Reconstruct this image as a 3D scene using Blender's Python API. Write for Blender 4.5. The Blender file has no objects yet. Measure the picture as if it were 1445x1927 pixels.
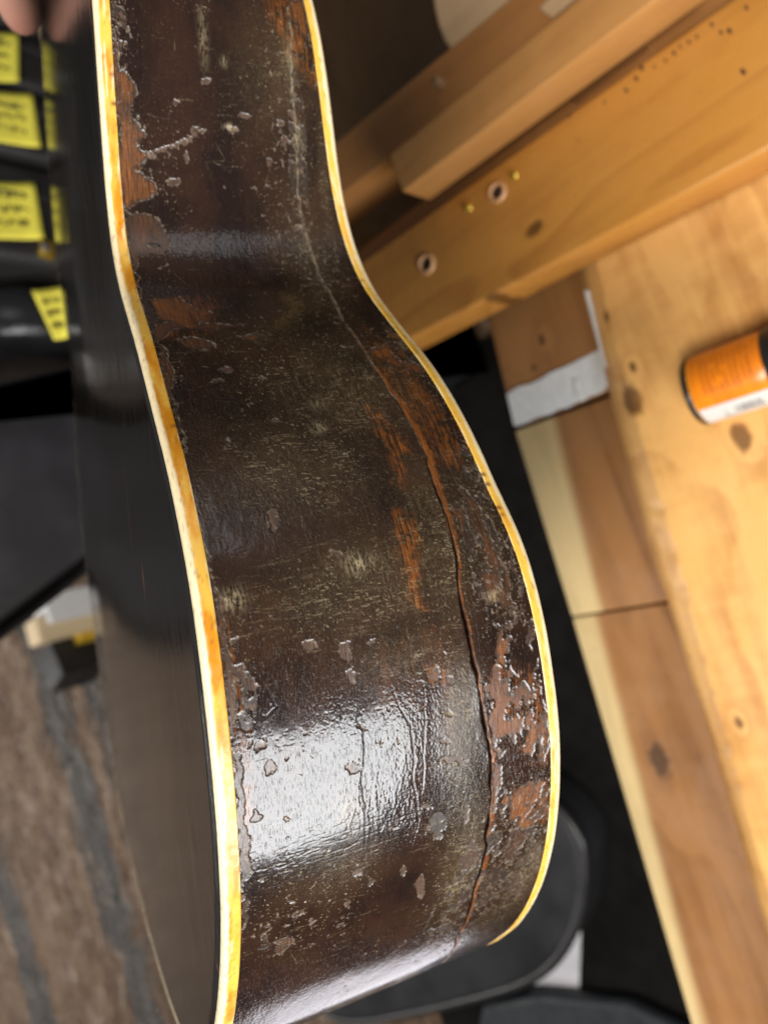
import bpy, bmesh, math, random
import numpy as np
from mathutils import Vector, Matrix
rng = np.random.default_rng(7); random.seed(7)
sc = bpy.context.scene
COL = sc.collection

# ------------------------------------------------------------------ camera, world, lamps, exposure
F, CX, CY = 1392.0, 722.5, 963.5            # photograph focal length and centre (photo pixels)
CAMZ = 1.54
W = np.array([[-0.28762316, -0.95002802, 0.12132468],      # rows: world X, Y, Z in camera axes (right, down, forward)
              [-0.68571621, 0.29270823, 0.66641967],
              [-0.66863009, 0.10848343, -0.73563928]])
CAM = np.array([0, 0, CAMZ])
cd = bpy.data.cameras.new('camera'); cam = bpy.data.objects.new('camera', cd); COL.objects.link(cam)
cx, cy, cz = W @ np.array([1, 0, 0]), W @ np.array([0, -1, 0]), W @ np.array([0, 0, -1])
cam.matrix_world = Matrix([[cx[0], cy[0], cz[0], 0], [cx[1], cy[1], cz[1], 0], [cx[2], cy[2], cz[2], CAMZ], [0, 0, 0, 1]])
cd.sensor_fit = 'VERTICAL'; cd.sensor_height = 36; cd.lens = 26; cd.clip_start = .01; cd.clip_end = 100
cd.dof.use_dof = True; cd.dof.focus_distance = .205; cd.dof.aperture_fstop = 9.5
sc.camera = cam

world = bpy.data.worlds.new('World'); sc.world = world; world.use_nodes = True
bg = world.node_tree.nodes['Background']; bg.inputs[0].default_value = (.95, .97, 1, 1); bg.inputs[1].default_value = .10

def area(name, loc, target, sx, sy, power, color=(1, 1, 1)):
    l = bpy.data.lights.new(name, 'AREA'); l.shape = 'RECTANGLE'; l.size = sx; l.size_y = sy; l.energy = power; l.color = color
    o = bpy.data.objects.new(name, l); COL.objects.link(o); o.location = loc
    d = Vector(target) - Vector(loc); o.rotation_euler = d.to_track_quat('-Z', 'Y').to_euler()
    return o
area('window_light', (-1.42, -0.86, CAMZ + .0), (-.03, .16, CAMZ - .10), .98, .78, 43, (.97, .985, 1))
area('far_window_light', (1.15, -1.55, CAMZ + .24), (.04, .16, CAMZ - .06), .80, .60, 2.6, (.95, .97, 1))
area('tail_strip_fill', (-1.28, 1.12, CAMZ - .84), (-.12, .21, CAMZ - .18), .42, .5, 1.5, (.95, .93, 1))  # added low panel for the pale strip on the tail; no window there
area('ceiling_light', (-.75, -.1, CAMZ + 1.25), (.1, .45, CAMZ - .6), 1.2, .5, 60, (1, .95, .88))
area('deep_floor_fill', (-1.0, 8.5, CAMZ + 1.5), (-1.0, 8.6, 0), 2.0, .8, 210, (1, .94, .88))  # added fill over the deepest floor so the back plate mirrors it brighter
area('far_floor_fill', (-.6, 4.2, CAMZ + 1.3), (-.6, 4.3, 0), 1.6, .6, 70, (1, .96, .92))  # added fill to brighten the far floor boards, no known lamp
vs = sc.view_settings; vs.view_transform = 'Standard'; vs.look = 'None'; vs.exposure = 0; vs.gamma = 1; vs.use_curve_mapping = False
sc.render.engine = 'CYCLES'
sc.cycles.use_denoising = True
sc.cycles.sample_clamp_indirect = 4

# ------------------------------------------------------------------ helpers
def at(p, ax, val):
    """point of the place seen at photo pixel p on the plane axis=val (absolute world)"""
    q = W @ np.array([(p[0] - CX) / F, (p[1] - CY) / F, 1.0])
    k = (val - CAM[ax]) / q[ax]
    return CAM + q * k

def tag(o, label=None, cat=None, group=None, kind=None):
    if label: o['label'] = label
    if cat: o['category'] = cat
    if group: o['group'] = group
    if kind: o['kind'] = kind
    return o

def empty(name, loc, label, cat, group=None):
    o = bpy.data.objects.new(name, None); COL.objects.link(o); o.location = Vector(loc); o.empty_display_size = .02
    return tag(o, label, cat, group)

def link(name, me, mat, parent=None, smooth=True):
    """me is in world coordinates; stored relative to the (unrotated) parent chain"""
    off = Vector((0, 0, 0)); p = parent
    while p is not None:
        off += p.location; p = p.parent
    if parent is not None and off.length > 0: me.transform(Matrix.Translation(-off))
    o = bpy.data.objects.new(name, me); COL.objects.link(o)
    if parent is not None: o.parent = parent
    if mat is not None: me.materials.append(mat)
    if smooth:
        me.polygons.foreach_set('use_smooth', np.ones(len(me.polygons), bool))
    return o

def grid_mesh(name, P, closed_u=False, flip=False):
    """P: (nu, nv, 3) -> quad mesh"""
    nu, nv = P.shape[:2]
    idx = np.arange(nu * nv).reshape(nu, nv)
    if closed_u: idx = np.vstack([idx, idx[:1]])
    a, b, c_, d = idx[:-1, :-1].ravel(), idx[1:, :-1].ravel(), idx[1:, 1:].ravel(), idx[:-1, 1:].ravel()
    q = np.stack([a, d, c_, b] if flip else [a, b, c_, d], 1)
    me = bpy.data.meshes.new(name)
    me.vertices.add(nu * nv); me.vertices.foreach_set('co', P.reshape(-1).astype(np.float32))
    n = len(q); me.loops.add(n * 4); me.loops.foreach_set('vertex_index', q.reshape(-1).astype(np.int32))
    me.polygons.add(n); me.polygons.foreach_set('loop_start', np.arange(0, n * 4, 4, dtype=np.int32))
    me.update(calc_edges=True)
    return me

def attr(me, name, arr):
    a = me.attributes.new(name, 'FLOAT_COLOR', 'POINT')
    a.data.foreach_set('color', np.ascontiguousarray(arr, dtype=np.float32).reshape(-1))

def from_bm(name, bm):
    me = bpy.data.meshes.new(name); bm.normal_update(); bm.to_mesh(me); bm.free(); return me

def prism(name, top, z0, bevel=.002, seg=2, cuts=0, jitter=0, z1=None):
    """top: list of (x, y, z) corners of the upper face; extruded down to z0"""
    bm = bmesh.new()
    a = [bm.verts.new(Vector(p)) for p in top]
    b = [bm.verts.new(Vector((p[0], p[1], z0))) for p in top]
    n = len(top)
    bm.faces.new(a); bm.faces.new(b[::-1])
    for i in range(n): bm.faces.new((a[i], b[i], b[(i + 1) % n], a[(i + 1) % n]))
    bmesh.ops.recalc_face_normals(bm, faces=bm.faces)
    if cuts:
        es = [e for e in bm.edges if e.calc_length() > .05]
        bmesh.ops.subdivide_edges(bm, edges=es, cuts=cuts, use_grid_fill=True)
        if jitter:
            for v in bm.verts:
                v.co += Vector((random.gauss(0, jitter), random.gauss(0, jitter), random.gauss(0, jitter * .5)))
    if bevel:
        es = [e for e in bm.edges if len(e.link_faces) == 2 and e.calc_face_angle(0) > .6]
        bmesh.ops.bevel(bm, geom=es, offset=bevel, segments=seg, profile=.6, affect='EDGES', clamp_overlap=True)
    return from_bm(name, bm)

def flat_shade(o, ang=35):
    me = o.data
    me.polygons.foreach_set('use_smooth', np.ones(len(me.polygons), bool))
    try: me.set_sharp_from_angle(angle=math.radians(ang))
    except Exception: pass
    return o

def box(name, center, size, rot, mat, parent=None, bevel=.003, seg=2, ang=35):
    bm = bmesh.new(); bmesh.ops.create_cube(bm, size=1)
    bmesh.ops.scale(bm, vec=Vector(size), verts=bm.verts)
    if bevel: bmesh.ops.bevel(bm, geom=bm.edges[:], offset=bevel, segments=seg, profile=.5, affect='EDGES', clamp_overlap=True)
    bmesh.ops.transform(bm, matrix=Matrix.Translation(Vector(center)) @ rot.to_4x4(), verts=bm.verts)
    return flat_shade(link(name, from_bm(name, bm), mat, parent), ang)

def tube(name, pts, r, mat, parent=None, n=10, closed=False):
    pts = [Vector(p) for p in pts]; m = len(pts); P = np.zeros((m, n + 1, 3))
    rr = r if hasattr(r, '__len__') else [r] * m
    up = Vector((0.13, .2, 1)).normalized()
    for i, p in enumerate(pts):
        a = pts[i - 1] if (i > 0 or closed) else pts[i]; b = pts[(i + 1) % m] if (i < m - 1 or closed) else pts[i]
        tg = (b - a).normalized(); x = tg.cross(up).normalized(); y = x.cross(tg)
        for k in range(n + 1):
            w = 2 * math.pi * k / n; P[i, k] = p + (x * math.cos(w) + y * math.sin(w)) * rr[i]
    return link(name, grid_mesh(name, P, closed), mat, parent)

# numpy noise -------------------------------------------------------
def hash2(i, j, s=0):
    h = (i.astype(np.int64) * 374761393 + j.astype(np.int64) * 668265263 + s * 974634323) & 0xffffffff
    h = ((h ^ (h >> 13)) * 1274126177) & 0xffffffff
    h = ((h ^ (h >> 16)) * 2246822519) & 0xffffffff
    return ((h ^ (h >> 15)) & 0xffffff) / float(0x1000000)

def vnoise(x, y, s=0):
    i, j = np.floor(x), np.floor(y); fx, fy = x - i, y - j
    fx = fx * fx * (3 - 2 * fx); fy = fy * fy * (3 - 2 * fy)
    a, b, c_, d = hash2(i, j, s), hash2(i + 1, j, s), hash2(i, j + 1, s), hash2(i + 1, j + 1, s)
    return (a * (1 - fx) + b * fx) * (1 - fy) + (c_ * (1 - fx) + d * fx) * fy

def fbm(x, y, s=0, o=4):
    r = 0; a = .5; n = 0
    for k in range(o):
        r = r + a * vnoise(x, y, s + k * 17); n += a; x = x * 2.03 + 3.7; y = y * 2.03 + 1.3; a *= .5
    return r / n

def worley(x, y, s=0):
    """nearest feature point (px, py), F1, F2, id"""
    i0, j0 = np.floor(x), np.floor(y)
    f1 = np.full(x.shape, 9.); f2 = f1.copy(); bx = x.copy(); by = y.copy(); bid = np.zeros_like(x)
    for di in (-1, 0, 1):
        for dj in (-1, 0, 1):
            i, j = i0 + di, j0 + dj
            qx, qy = i + hash2(i, j, s), j + hash2(i, j, s + 5)
            d = (qx - x) ** 2 + (qy - y) ** 2
            m = d < f1
            f2 = np.where(m, f1, np.minimum(f2, d))
            bx, by = np.where(m, qx, bx), np.where(m, qy, by); bid = np.where(m, hash2(i, j, s + 9), bid)
            f1 = np.where(m, d, f1)
    return bx, by, np.sqrt(f1), np.sqrt(f2), bid

sstep = lambda a, b, x: (lambda t: t * t * (3 - 2 * t))(np.clip((x - a) / (b - a), 0, 1))

# shader node helper ------------------------------------------------
class NT:
    def __init__(s, name):
        s.m = bpy.data.materials.new(name); s.m.use_nodes = True; s.t = s.m.node_tree
        s.b = s.t.nodes['Principled BSDF']
    def n(s, typ, **kw):
        nd = s.t.nodes.new('ShaderNode' + typ)
        ins = kw.pop('ins', {})
        for k, v in kw.items(): setattr(nd, k, v)
        for k, v in ins.items(): s.set(nd.inputs[k], v)
        return nd
    def set(s, sock, v):
        if isinstance(v, bpy.types.NodeSocket): s.t.links.new(v, sock)
        elif isinstance(v, bpy.types.Node): s.t.links.new(v.outputs[0], sock)
        else:
            if hasattr(sock.default_value, '__len__') and not hasattr(v, '__len__'): v = (v,) * len(sock.default_value)
            if hasattr(v, '__len__') and len(sock.default_value) == 4 and len(v) == 3: v = (*v, 1)
            sock.default_value = v
    def math(s, op, a, b=0.0, c=None, clamp=False):
        nd = s.n('Math', operation=op, use_clamp=clamp); s.set(nd.inputs[0], a); s.set(nd.inputs[1], b)
        if c is not None: s.set(nd.inputs[2], c)
        return nd.outputs[0]
    def mix(s, f, a, b, mode='MIX'):
        nd = s.n('Mix', data_type='RGBA', blend_type=mode); s.set(nd.inputs[0], f); s.set(nd.inputs[6], a); s.set(nd.inputs[7], b)
        return nd.outputs[2]
    def lerp(s, f, a, b):
        nd = s.n('Mix', data_type='FLOAT'); s.set(nd.inputs[0], f); s.set(nd.inputs[2], a); s.set(nd.inputs[3], b)
        return nd.outputs[0]
    def ramp(s, f, stops, interp='LINEAR'):
        nd = s.n('ValToRGB'); cr = nd.color_ramp; cr.interpolation = interp
        while len(cr.elements) < len(stops): cr.elements.new(.5)
        for e, (p, c) in zip(cr.elements, stops):
            e.position = p; e.color = (*c, 1) if hasattr(c, '__len__') else (c, c, c, 1)
        s.set(nd.inputs[0], f); return nd.outputs[0]
    def rng(s, f, a, b, c=0., d=1., smooth=True):
        nd = s.n('MapRange', interpolation_type='SMOOTHSTEP' if smooth else 'LINEAR')
        for i, v in enumerate((f, a, b, c, d)): s.set(nd.inputs[i], v)
        return nd.outputs[0]
    def coord(s, which='Object', scale=(1, 1, 1), rot=(0, 0, 0), loc=(0, 0, 0), vec=None):
        v = vec if vec is not None else s.n('TexCoord').outputs[which]
        mp = s.n('Mapping'); s.set(mp.inputs['Vector'], v); mp.inputs['Scale'].default_value = scale
        mp.inputs['Rotation'].default_value = rot; s.set(mp.inputs['Location'], loc); return mp.outputs[0]
    def noise(s, vec, scale=5, detail=4, rough=.5, dist=0, out=0):
        nd = s.n('TexNoise', ins={'Scale': scale, 'Detail': detail, 'Roughness': rough, 'Distortion': dist}); s.set(nd.inputs['Vector'], vec)
        return nd.outputs[out]
    def bump(s, h, strength=.3, dist=.001, normal=None):
        nd = s.n('Bump'); s.set(nd.inputs['Strength'], strength); s.set(nd.inputs['Distance'], dist); s.set(nd.inputs['Height'], h)
        if normal is not None: s.set(nd.inputs['Normal'], normal)
        return nd.outputs[0]
    def out(s, **kw):
        names = {'color': 'Base Color', 'rough': 'Roughness', 'spec': 'Specular IOR Level', 'normal': 'Normal', 'metal': 'Metallic',
                 'coat': 'Coat Weight', 'coat_rough': 'Coat Roughness', 'sss': 'Subsurface Weight', 'sss_r': 'Subsurface Radius', 'sss_s': 'Subsurface Scale', 'aniso': 'Anisotropic'}
        for k, v in kw.items(): s.set(s.b.inputs[names[k]], v)
        return s.m

def plain(name, color, rough=.5, metal=0., spec=.5, var=.15, scale=60, bump=.1, bscale=None):
    n = NT(name); v = n.coord()
    z = n.noise(v, scale, 4)
    c = n.mix(n.rng(z, .3, .7), tuple(x * (1 - var) for x in color), tuple(min(1, x * (1 + var)) for x in color))
    r = n.rng(n.noise(v, scale * .4, 3), .3, .7, rough * .8, min(1, rough * 1.2))
    return n.out(color=c, rough=r, metal=metal, spec=spec, normal=n.bump(n.noise(v, bscale or scale * 4, 3), bump, .001))

def wood(name, light, dark, axis=1, freq=55, knots=(), rough=.5, sap=None, grain=.5, streak=.35, gloss_var=.1, warp=1.0, long_scale=.12, knot_warp=.5, mottle=.8, dirt_amt=.35, figure=.5):
    """plain-sawn board: growth rings as distorted bands stretched along `axis`; knots = (x, y, radius) in object space"""
    n = NT(name)
    s = [1.0, 1.0, 1.0]; s[axis] = long_scale
    tc = n.n('TexCoord').outputs['Object']
    rnd = n.n('ObjectInfo').outputs['Random']
    off = n.n('CombineXYZ'); n.set(off.inputs[2], n.math('MULTIPLY', rnd, 3.0)); n.set(off.inputs[0], n.math('MULTIPLY', rnd, 7.0))
    v = n.coord(scale=tuple(s), vec=tc, loc=off.outputs[0])
    sep = n.n('SeparateXYZ'); n.set(sep.inputs[0], tc)
    ox, oy = sep.outputs[0], sep.outputs[1]
    field = n.math('ADD', n.math('MULTIPLY', n.noise(v, 6, 2, .5), 1.3 * warp), n.math('MULTIPLY', n.noise(v, 22, 2, .5), .12 * warp))
    kd = None
    for (kx, ky, kr) in knots:
        dx = n.math('SUBTRACT', ox, kx); dy = n.math('SUBTRACT', oy, ky)
        if axis == 0: dx = n.math('MULTIPLY', dx, .6)
        else: dy = n.math('MULTIPLY', dy, .6)
        d = n.math('SQRT', n.math('ADD', n.math('MULTIPLY', dx, dx), n.math('MULTIPLY', dy, dy)))
        g = n.math('POWER', 2.718, n.math('MULTIPLY', n.math('DIVIDE', d, kr * 2.2), -1.0))
        field = n.math('ADD', field, n.math('MULTIPLY', g, knot_warp))
        k = n.rng(n.math('ADD', d, n.math('MULTIPLY', n.math('SUBTRACT', n.noise(tc, 120, 2), .5), kr * .7)), kr * .55, kr * 1.1, 1, 0)
        kd = k if kd is None else n.math('MAXIMUM', kd, k)
    band = n.math('FRACT', n.math('MULTIPLY', field, freq / 4.0))
    late = n.math('MULTIPLY', n.rng(band, .35, .92), n.rng(band, .92, 1.0, 1, 0))
    fib = n.noise(n.coord(scale=tuple(.03 if i == axis else 1 for i in range(3)), vec=tc), 420, 3, .6)
    mid = n.noise(n.coord(scale=tuple(.07 if i == axis else 1 for i in range(3)), vec=tc, loc=off.outputs[0]), 46, 5, .65)
    blot = n.noise(v, 3.2, 3)
    f = n.math('ADD', n.math('MULTIPLY', late, grain), n.math('MULTIPLY', n.math('SUBTRACT', fib, .5), streak))
    f = n.math('ADD', f, n.math('MULTIPLY', n.math('SUBTRACT', mid, .5), 1.7))
    curl = n.noise(n.coord(scale=tuple(1 if i == axis else .5 for i in range(3)), vec=tc), 48, 4, .6)
    f = n.math('ADD', f, n.math('MULTIPLY', n.math('SUBTRACT', curl, .5), figure))
    f = n.math('ADD', f, n.math('MULTIPLY', n.math('SUBTRACT', blot, .45), mottle), clamp=True)
    c = n.mix(f, light, dark)
    if sap:   # sapwood band along one edge: y + coef * x > threshold
        cf, th, wd, sc_ = sap
        m = n.rng(n.math('ADD', n.math('ADD', oy, n.math('MULTIPLY', ox, cf)), n.math('MULTIPLY', n.math('SUBTRACT', n.noise(v, 7, 3), .5), .030)), th - wd, th + wd)
        c = n.mix(m, c, n.mix(n.math('MULTIPLY', f, .45), sc_, tuple(x * .55 for x in sc_)))
    if kd is not None: c = n.mix(n.math('MULTIPLY', kd, .85), c, tuple(x * .28 for x in dark))
    # grime and handling dents
    dirt = n.rng(n.noise(tc, 38, 5, .65), .60, .78)
    c = n.mix(n.math('MULTIPLY', dirt, dirt_amt), c, tuple(x * .5 for x in dark))
    h = n.math('ADD', n.math('MULTIPLY', fib, .5), n.math('ADD', n.math('MULTIPLY', late, -.3), n.math('MULTIPLY', n.noise(tc, 90, 4), .6)))
    r = n.rng(n.noise(tc, 24, 4), .3, .7, rough - gloss_var, rough + gloss_var)
    return n.out(color=c, rough=r, normal=n.bump(h, .35, .0012))

# ------------------------------------------------------------------ the guitar body: frame and outlines
aD = np.array([2.07571663, -0.2441381, 1.0]); vD = aD / np.linalg.norm(aD)      # depth axis (back plate -> front plate), camera axes
vT = np.array([0, 1, 0.]) - vD * vD[1]; vT /= np.linalg.norm(vT)                  # length axis towards the tail
vS = np.cross(vT, vD)                                                             # width axis, towards the viewer
C0 = 0.03513373                                                                   # distance of the back plate plane from the lens
DEPTH = lambda t: .1 + .1295 * t
SC = -.390                                                                        # centre line
wD, wT, wS = W @ vD, W @ vT, W @ vS
def G(s, t, d):
    s, t, d = np.broadcast_arrays(s, t, d)
    return CAM + s[..., None] * wS + t[..., None] * wT + d[..., None] * wD

L2 = np.array([(-.372, -.283), (-.352, -.279), (-.322, -.266), (-.290, -.244), (-.264, -.217), (-.249, -.190), (-.2445, -.171),
    (-.2463, -.1563), (-.2510, -.1455), (-.2566, -.1291), (-.2616, -.1142), (-.2642, -.1038), (-.2654, -.093), (-.2625, -.081), (-.2543, -.0688),
    (-.2425, -.0571), (-.2348, -.0487), (-.2211, -.0307), (-.2123, -.0197), (-.2042, -.0093), (-.1981, .0017), (-.1936, .0118), (-.1897, .0207),
    (-.1877, .0317), (-.1863, .046), (-.1862, .0574), (-.1864, .0698), (-.1877, .0833), (-.1905, .0961), (-.1943, .1099), (-.200, .1229), (-.2077, .1374),
    (-.2217, .1583), (-.243, .184), (-.272, .208), (-.312, .226), (-.352, .234), (-.390, .236)])
R2 = np.array([(-.372, -.287), (-.352, -.284), (-.328, -.275), (-.298, -.256), (-.274, -.232), (-.2585, -.206), (-.2535, -.188),
    (-.2525, -.1748), (-.2516, -.1655), (-.2528, -.1545), (-.2544, -.1448), (-.2575, -.1305), (-.2601, -.1186), (-.2616, -.1075), (-.2609, -.0947),
    (-.2585, -.0839), (-.2521, -.0708), (-.2424, -.0599), (-.2306, -.0474), (-.2223, -.0389), (-.2145, -.0287), (-.2075, -.0171), (-.2015, -.0049),
    (-.1975, .0063), (-.1935, .0136), (-.1902, .0205), (-.1876, .0296), (-.1862, .0426), (-.1858, .0535), (-.1871, .0687), (-.1889, .0841), (-.1922, .0971),
    (-.1967, .1112), (-.204, .1288), (-.2141, .147), (-.2261, .164), (-.2419, .1821), (-.268, .205), (-.305, .224), (-.348, .235), (-.390, .238)])
def smooth_curve(P, n=2600, sig=.0065):
    d = np.r_[0, np.cumsum(np.linalg.norm(np.diff(P, axis=0), axis=1))]
    u = np.linspace(0, d[-1], n); Q = np.c_[np.interp(u, d, P[:, 0]), np.interp(u, d, P[:, 1])]
    k = int(4 * sig / (u[1] - u[0])); w = np.exp(-.5 * (np.arange(-k, k + 1) * (u[1] - u[0]) / sig) ** 2); w /= w.sum()
    for i in range(2):
        x = np.r_[2 * Q[0, i] - Q[k:0:-1, i], Q[:, i], 2 * Q[-1, i] - Q[-2:-k - 2:-1, i]]
        Q[:, i] = np.convolve(x, w, 'valid')
    return u, Q
uL, QL = smooth_curve(L2); uR, QR = smooth_curve(R2)
# matching stations on both outlines (rulings run along the depth axis)
tst = np.linspace(-.185, .135, 60)
def u_of_t(u, Q, t):
    i = np.argmax(np.diff(Q[:, 1]) > 0); return np.interp(t, np.maximum.accumulate(Q[i:, 1]), u[i:])
a_, b_ = u_of_t(uL, QL, tst), u_of_t(uR, QR, tst)
kL = np.r_[0, a_, uL[-1]]; kR = np.r_[0, b_, uR[-1]]
def outl(u):   # u = arc length on the left (back) outline
    ur = np.interp(u, kL, kR)
    return (np.interp(u, uL, QL[:, 0]), np.interp(u, uL, QL[:, 1]), np.interp(ur, uR, QR[:, 0]), np.interp(ur, uR, QR[:, 1]))
def loft(u, v):
    """point on the rim: u arc length, v metres from the back plate"""
    sl, tl, sr, tr = outl(u); h = DEPTH(tr)
    f = v / h
    return G(sl + (sr - sl) * f, tl + (tr - tl) * f, C0 + v)

guitar = empty('guitar', G(-.39, .236, C0 + .06), 'old dark brown guitar body with flaking lacquer and amber binding, held in the air', 'guitar')
BL, BR = .0050, .0046        # binding heights on the rim

# --- dense visible stretch of the near side
u0 = float(u_of_t(uL, QL, -.192)); u1 = uL[-1] - .052
U = np.r_[np.arange(0, u0, .004), np.arange(u0, u1, .00027), np.linspace(u1, uL[-1], 24)]
NV = 400
V01 = np.linspace(0, 1, NV)
hU = DEPTH(outl(U)[3])
UU = np.repeat(U[:, None], NV, 1); VV = BL + (hU[:, None] - BL - BR) * V01[None]
P0 = loft(UU, VV)
N0 = np.cross(np.gradient(P0, axis=0), np.gradient(P0, axis=1)); N0 /= np.linalg.norm(N0, axis=2, keepdims=True)
if (N0[len(U) // 2, NV // 2] @ wS) < 0: N0 = -N0
X = UU * 1000; Y = VV * 1000                    # surface coordinates in mm
# photo pixel -> surface coordinates (the photograph was read off once; wear is stored on the surface)
q_ = (P0 - CAM) @ W; PX = q_[..., 0] / q_[..., 2] * F + CX; PY = q_[..., 1] / q_[..., 2] * F + CY
vis = np.einsum('ijk,ijk->ij', N0, CAM - P0) > 0
PXv = np.where(vis, PX, 1e6)
def uv(p):
    """nearest surface coordinate (mm) for a photo pixel"""
    a = PXv[::6, ::6]; b = PY[::6, ::6]
    k = np.argmin((a - p[0]) ** 2 + (b - p[1]) ** 2); i, j = np.unravel_index(k, a.shape); i *= 6; j *= 6
    i0, i1, j0, j1 = max(0, i - 8), i + 9, max(0, j - 8), j + 9
    k = np.argmin((PXv[i0:i1, j0:j1] - p[0]) ** 2 + (PY[i0:i1, j0:j1] - p[1]) ** 2); a_, b_ = np.unravel_index(k, PXv[i0:i1, j0:j1].shape)
    return X[i0 + a_, j0 + b_], Y[i0 + a_, j0 + b_]

# jagged coordinates: lacquer breaks away in little angular cells
wx = X + (fbm(X / 3.1, Y / 3.1, 3, 5) - .5) * 3.4; wy = Y + (fbm(X / 3.1, Y / 3.1, 31, 5) - .5) * 3.4
cbx, cby, cf1, cf2, cid = worley(wx / .9, wy / .75, 2)
JX, JY = cbx * .9 * .62 + wx * .38, cby * .75 * .62 + wy * .38
bare = np.full(X.shape, -9.0)      # signed field in mm (>0: lacquer gone)
tone = np.zeros_like(X); pale = np.zeros_like(X); dust = np.zeros_like(X); light = np.zeros_like(X); crack = np.zeros_like(X); Hh = np.zeros_like(X); red = np.zeros_like(X)

def region(xs, ys, pad):
    m = (X > xs.min() - pad) & (X < xs.max() + pad) & (Y > ys.min() - pad) & (Y < ys.max() + pad)
    r = np.where(m.any(1))[0]; c_ = np.where(m.any(0))[0]
    if len(r) == 0 or len(c_) == 0: return None
    return slice(r[0], r[-1] + 1), slice(c_[0], c_[-1] + 1)

def poly_sdf(qx, qy, pts):
    d = np.full(qx.shape, 1e9); ins = np.zeros(qx.shape, bool); n = len(pts)
    for i in range(n):
        ax, ay = pts[i]; bx, by = pts[(i + 1) % n]
        ex, ey = bx - ax, by - ay; px, py = qx - ax, qy - ay
        t = np.clip((px * ex + py * ey) / (ex * ex + ey * ey + 1e-9), 0, 1)
        d = np.minimum(d, (px - ex * t) ** 2 + (py - ey * t) ** 2)
        c1 = (ay > qy) != (by > qy)
        with np.errstate(divide='ignore', invalid='ignore'):
            xi = ax + (qy - ay) * ex / (ey if abs(ey) > 1e-9 else 1e-9)
        ins ^= c1 & (qx < xi)
    return np.where(ins, 1, -1) * np.sqrt(d)

def line_sdf(qx, qy, pts):
    d = np.full(qx.shape, 1e9); side = np.zeros(qx.shape); s = np.zeros(qx.shape); acc = 0
    for (ax, ay), (bx, by) in zip(pts[:-1], pts[1:]):
        ex, ey = bx - ax, by - ay; ll = math.hypot(ex, ey) + 1e-9; px, py = qx - ax, qy - ay
        t = np.clip((px * ex + py * ey) / (ll * ll), 0, 1)
        dd = (px - ex * t) ** 2 + (py - ey * t) ** 2; m = dd < d
        d = np.where(m, dd, d); side = np.where(m, ex * py - ey * px, side); s = np.where(m, acc + t * ll, s); acc += ll
    return np.sqrt(d), np.sign(side), s / max(acc, 1e-9)

def flake(pts, tn=0., soft=False, pl=0., grow=0., brk=0.):
    q = np.array([uv(p) for p in pts]); r = region(q[:, 0], q[:, 1], 3)
    if r is None: return
    qx, qy = (wx[r], wy[r]) if soft else (JX[r], JY[r])
    sd = poly_sdf(qx, qy, q) + grow
    sd = sd * .70 + poly_sdf(X[r], Y[r], q) * .12
    if brk: sd = np.minimum(sd, (.56 - fbm(JX[r] / 4.5, JY[r] / 2.6, 341, 4)) * brk)
    bare[r] = np.maximum(bare[r], sd * 1.2)
    tone[r] = np.where(sd > -.4, np.maximum(tone[r], tn), tone[r])
    if pl: pale[r] = np.where(sd > -.4, np.maximum(pale[r], pl), pale[r])

def stain(pts, amount=1., feather=2.0, which='tone'):
    """exposed wood glowing through thinned lacquer, feathered, broken by grain"""
    q = np.array([uv(p) for p in pts]); r = region(q[:, 0], q[:, 1], feather * 2)
    if r is None: return
    sd = poly_sdf(wx[r], wy[r], q)
    g = fbm(X[r] / 9, Y[r] / .5, 77, 3) * 1.1 + fbm(X[r] / 2.5, Y[r] / 2, 78, 3) * .7 - .42
    m = sstep(-feather, feather * .6, sd) * sstep(.26, .62, g) * sstep(.30, .55, fbm(JX[r] / 3.0, JY[r] / 1.2, 351, 4) + .06)
    if which == 'tone': red[r] = np.maximum(red[r], m * amount)
    else: dust[r] = np.maximum(dust[r], m * amount)

def haze(x, y, rx, ry, a, arr=None, rot=0):
    q = np.array([uv((x - rx, y)), uv((x + rx, y)), uv((x, y - ry)), uv((x, y + ry)), uv((x, y))])
    c_ = q[4]; ru = max(abs(q[3, 0] - q[2, 0]) / 2, .6); rv = max(abs(q[1, 1] - q[0, 1]) / 2, .6)
    r = region(np.array([c_[0] - 2.5 * ru, c_[0] + 2.5 * ru]), np.array([c_[1] - 2.5 * rv, c_[1] + 2.5 * rv]), 0)
    if r is None: return
    g = np.exp(-((X[r] - c_[0]) / ru) ** 2 - ((Y[r] - c_[1]) / rv) ** 2) * a
    A_ = dust if arr is None else arr
    A_[r] = np.maximum(A_[r], g)

# ---- the long split in the side
MAIN = [(540, 0), (548, 100), (553, 200), (560, 300), (562, 370), (572, 430), (590, 490), (620, 555), (650, 605), (690, 670), (735, 740), (775, 800), (800, 860),
        (820, 920), (845, 1000), (858, 1060), (863, 1100), (868, 1140), (880, 1190), (893, 1260), (905, 1320), (916, 1380), (922, 1420), (925, 1480), (919, 1540), (911, 1600), (896, 1660),
        (880, 1720), (860, 1765), (832, 1812)]
mq = np.array([uv(p) for p in MAIN])
r = region(mq[:, 0], mq[:, 1], 12)
jx = X[r] + (fbm(X[r] / 2.0, Y[r] / 2.0, 5, 3) - .5) * .6; jy = Y[r] + (fbm(X[r] / 9.0, Y[r] / 9.0, 6, 5) - .5) * 2.6
d, sd_, s_ = line_sdf(jx, jy, mq)
open_ = np.interp(s_, [0, .15, .32, .42, .5, .6, .72, .8, .9, 1], [.15, .17, .17, .28, .42, .60, .56, .48, .38, .22]) * (.15 + 1.7 * fbm(X[r] / 6, Y[r] * 0, 311, 3))
carve = np.exp(-(d / (open_ * .62)) ** 2)
right = (Y[r] > np.interp(X[r], mq[:, 0], mq[:, 1]))
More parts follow.
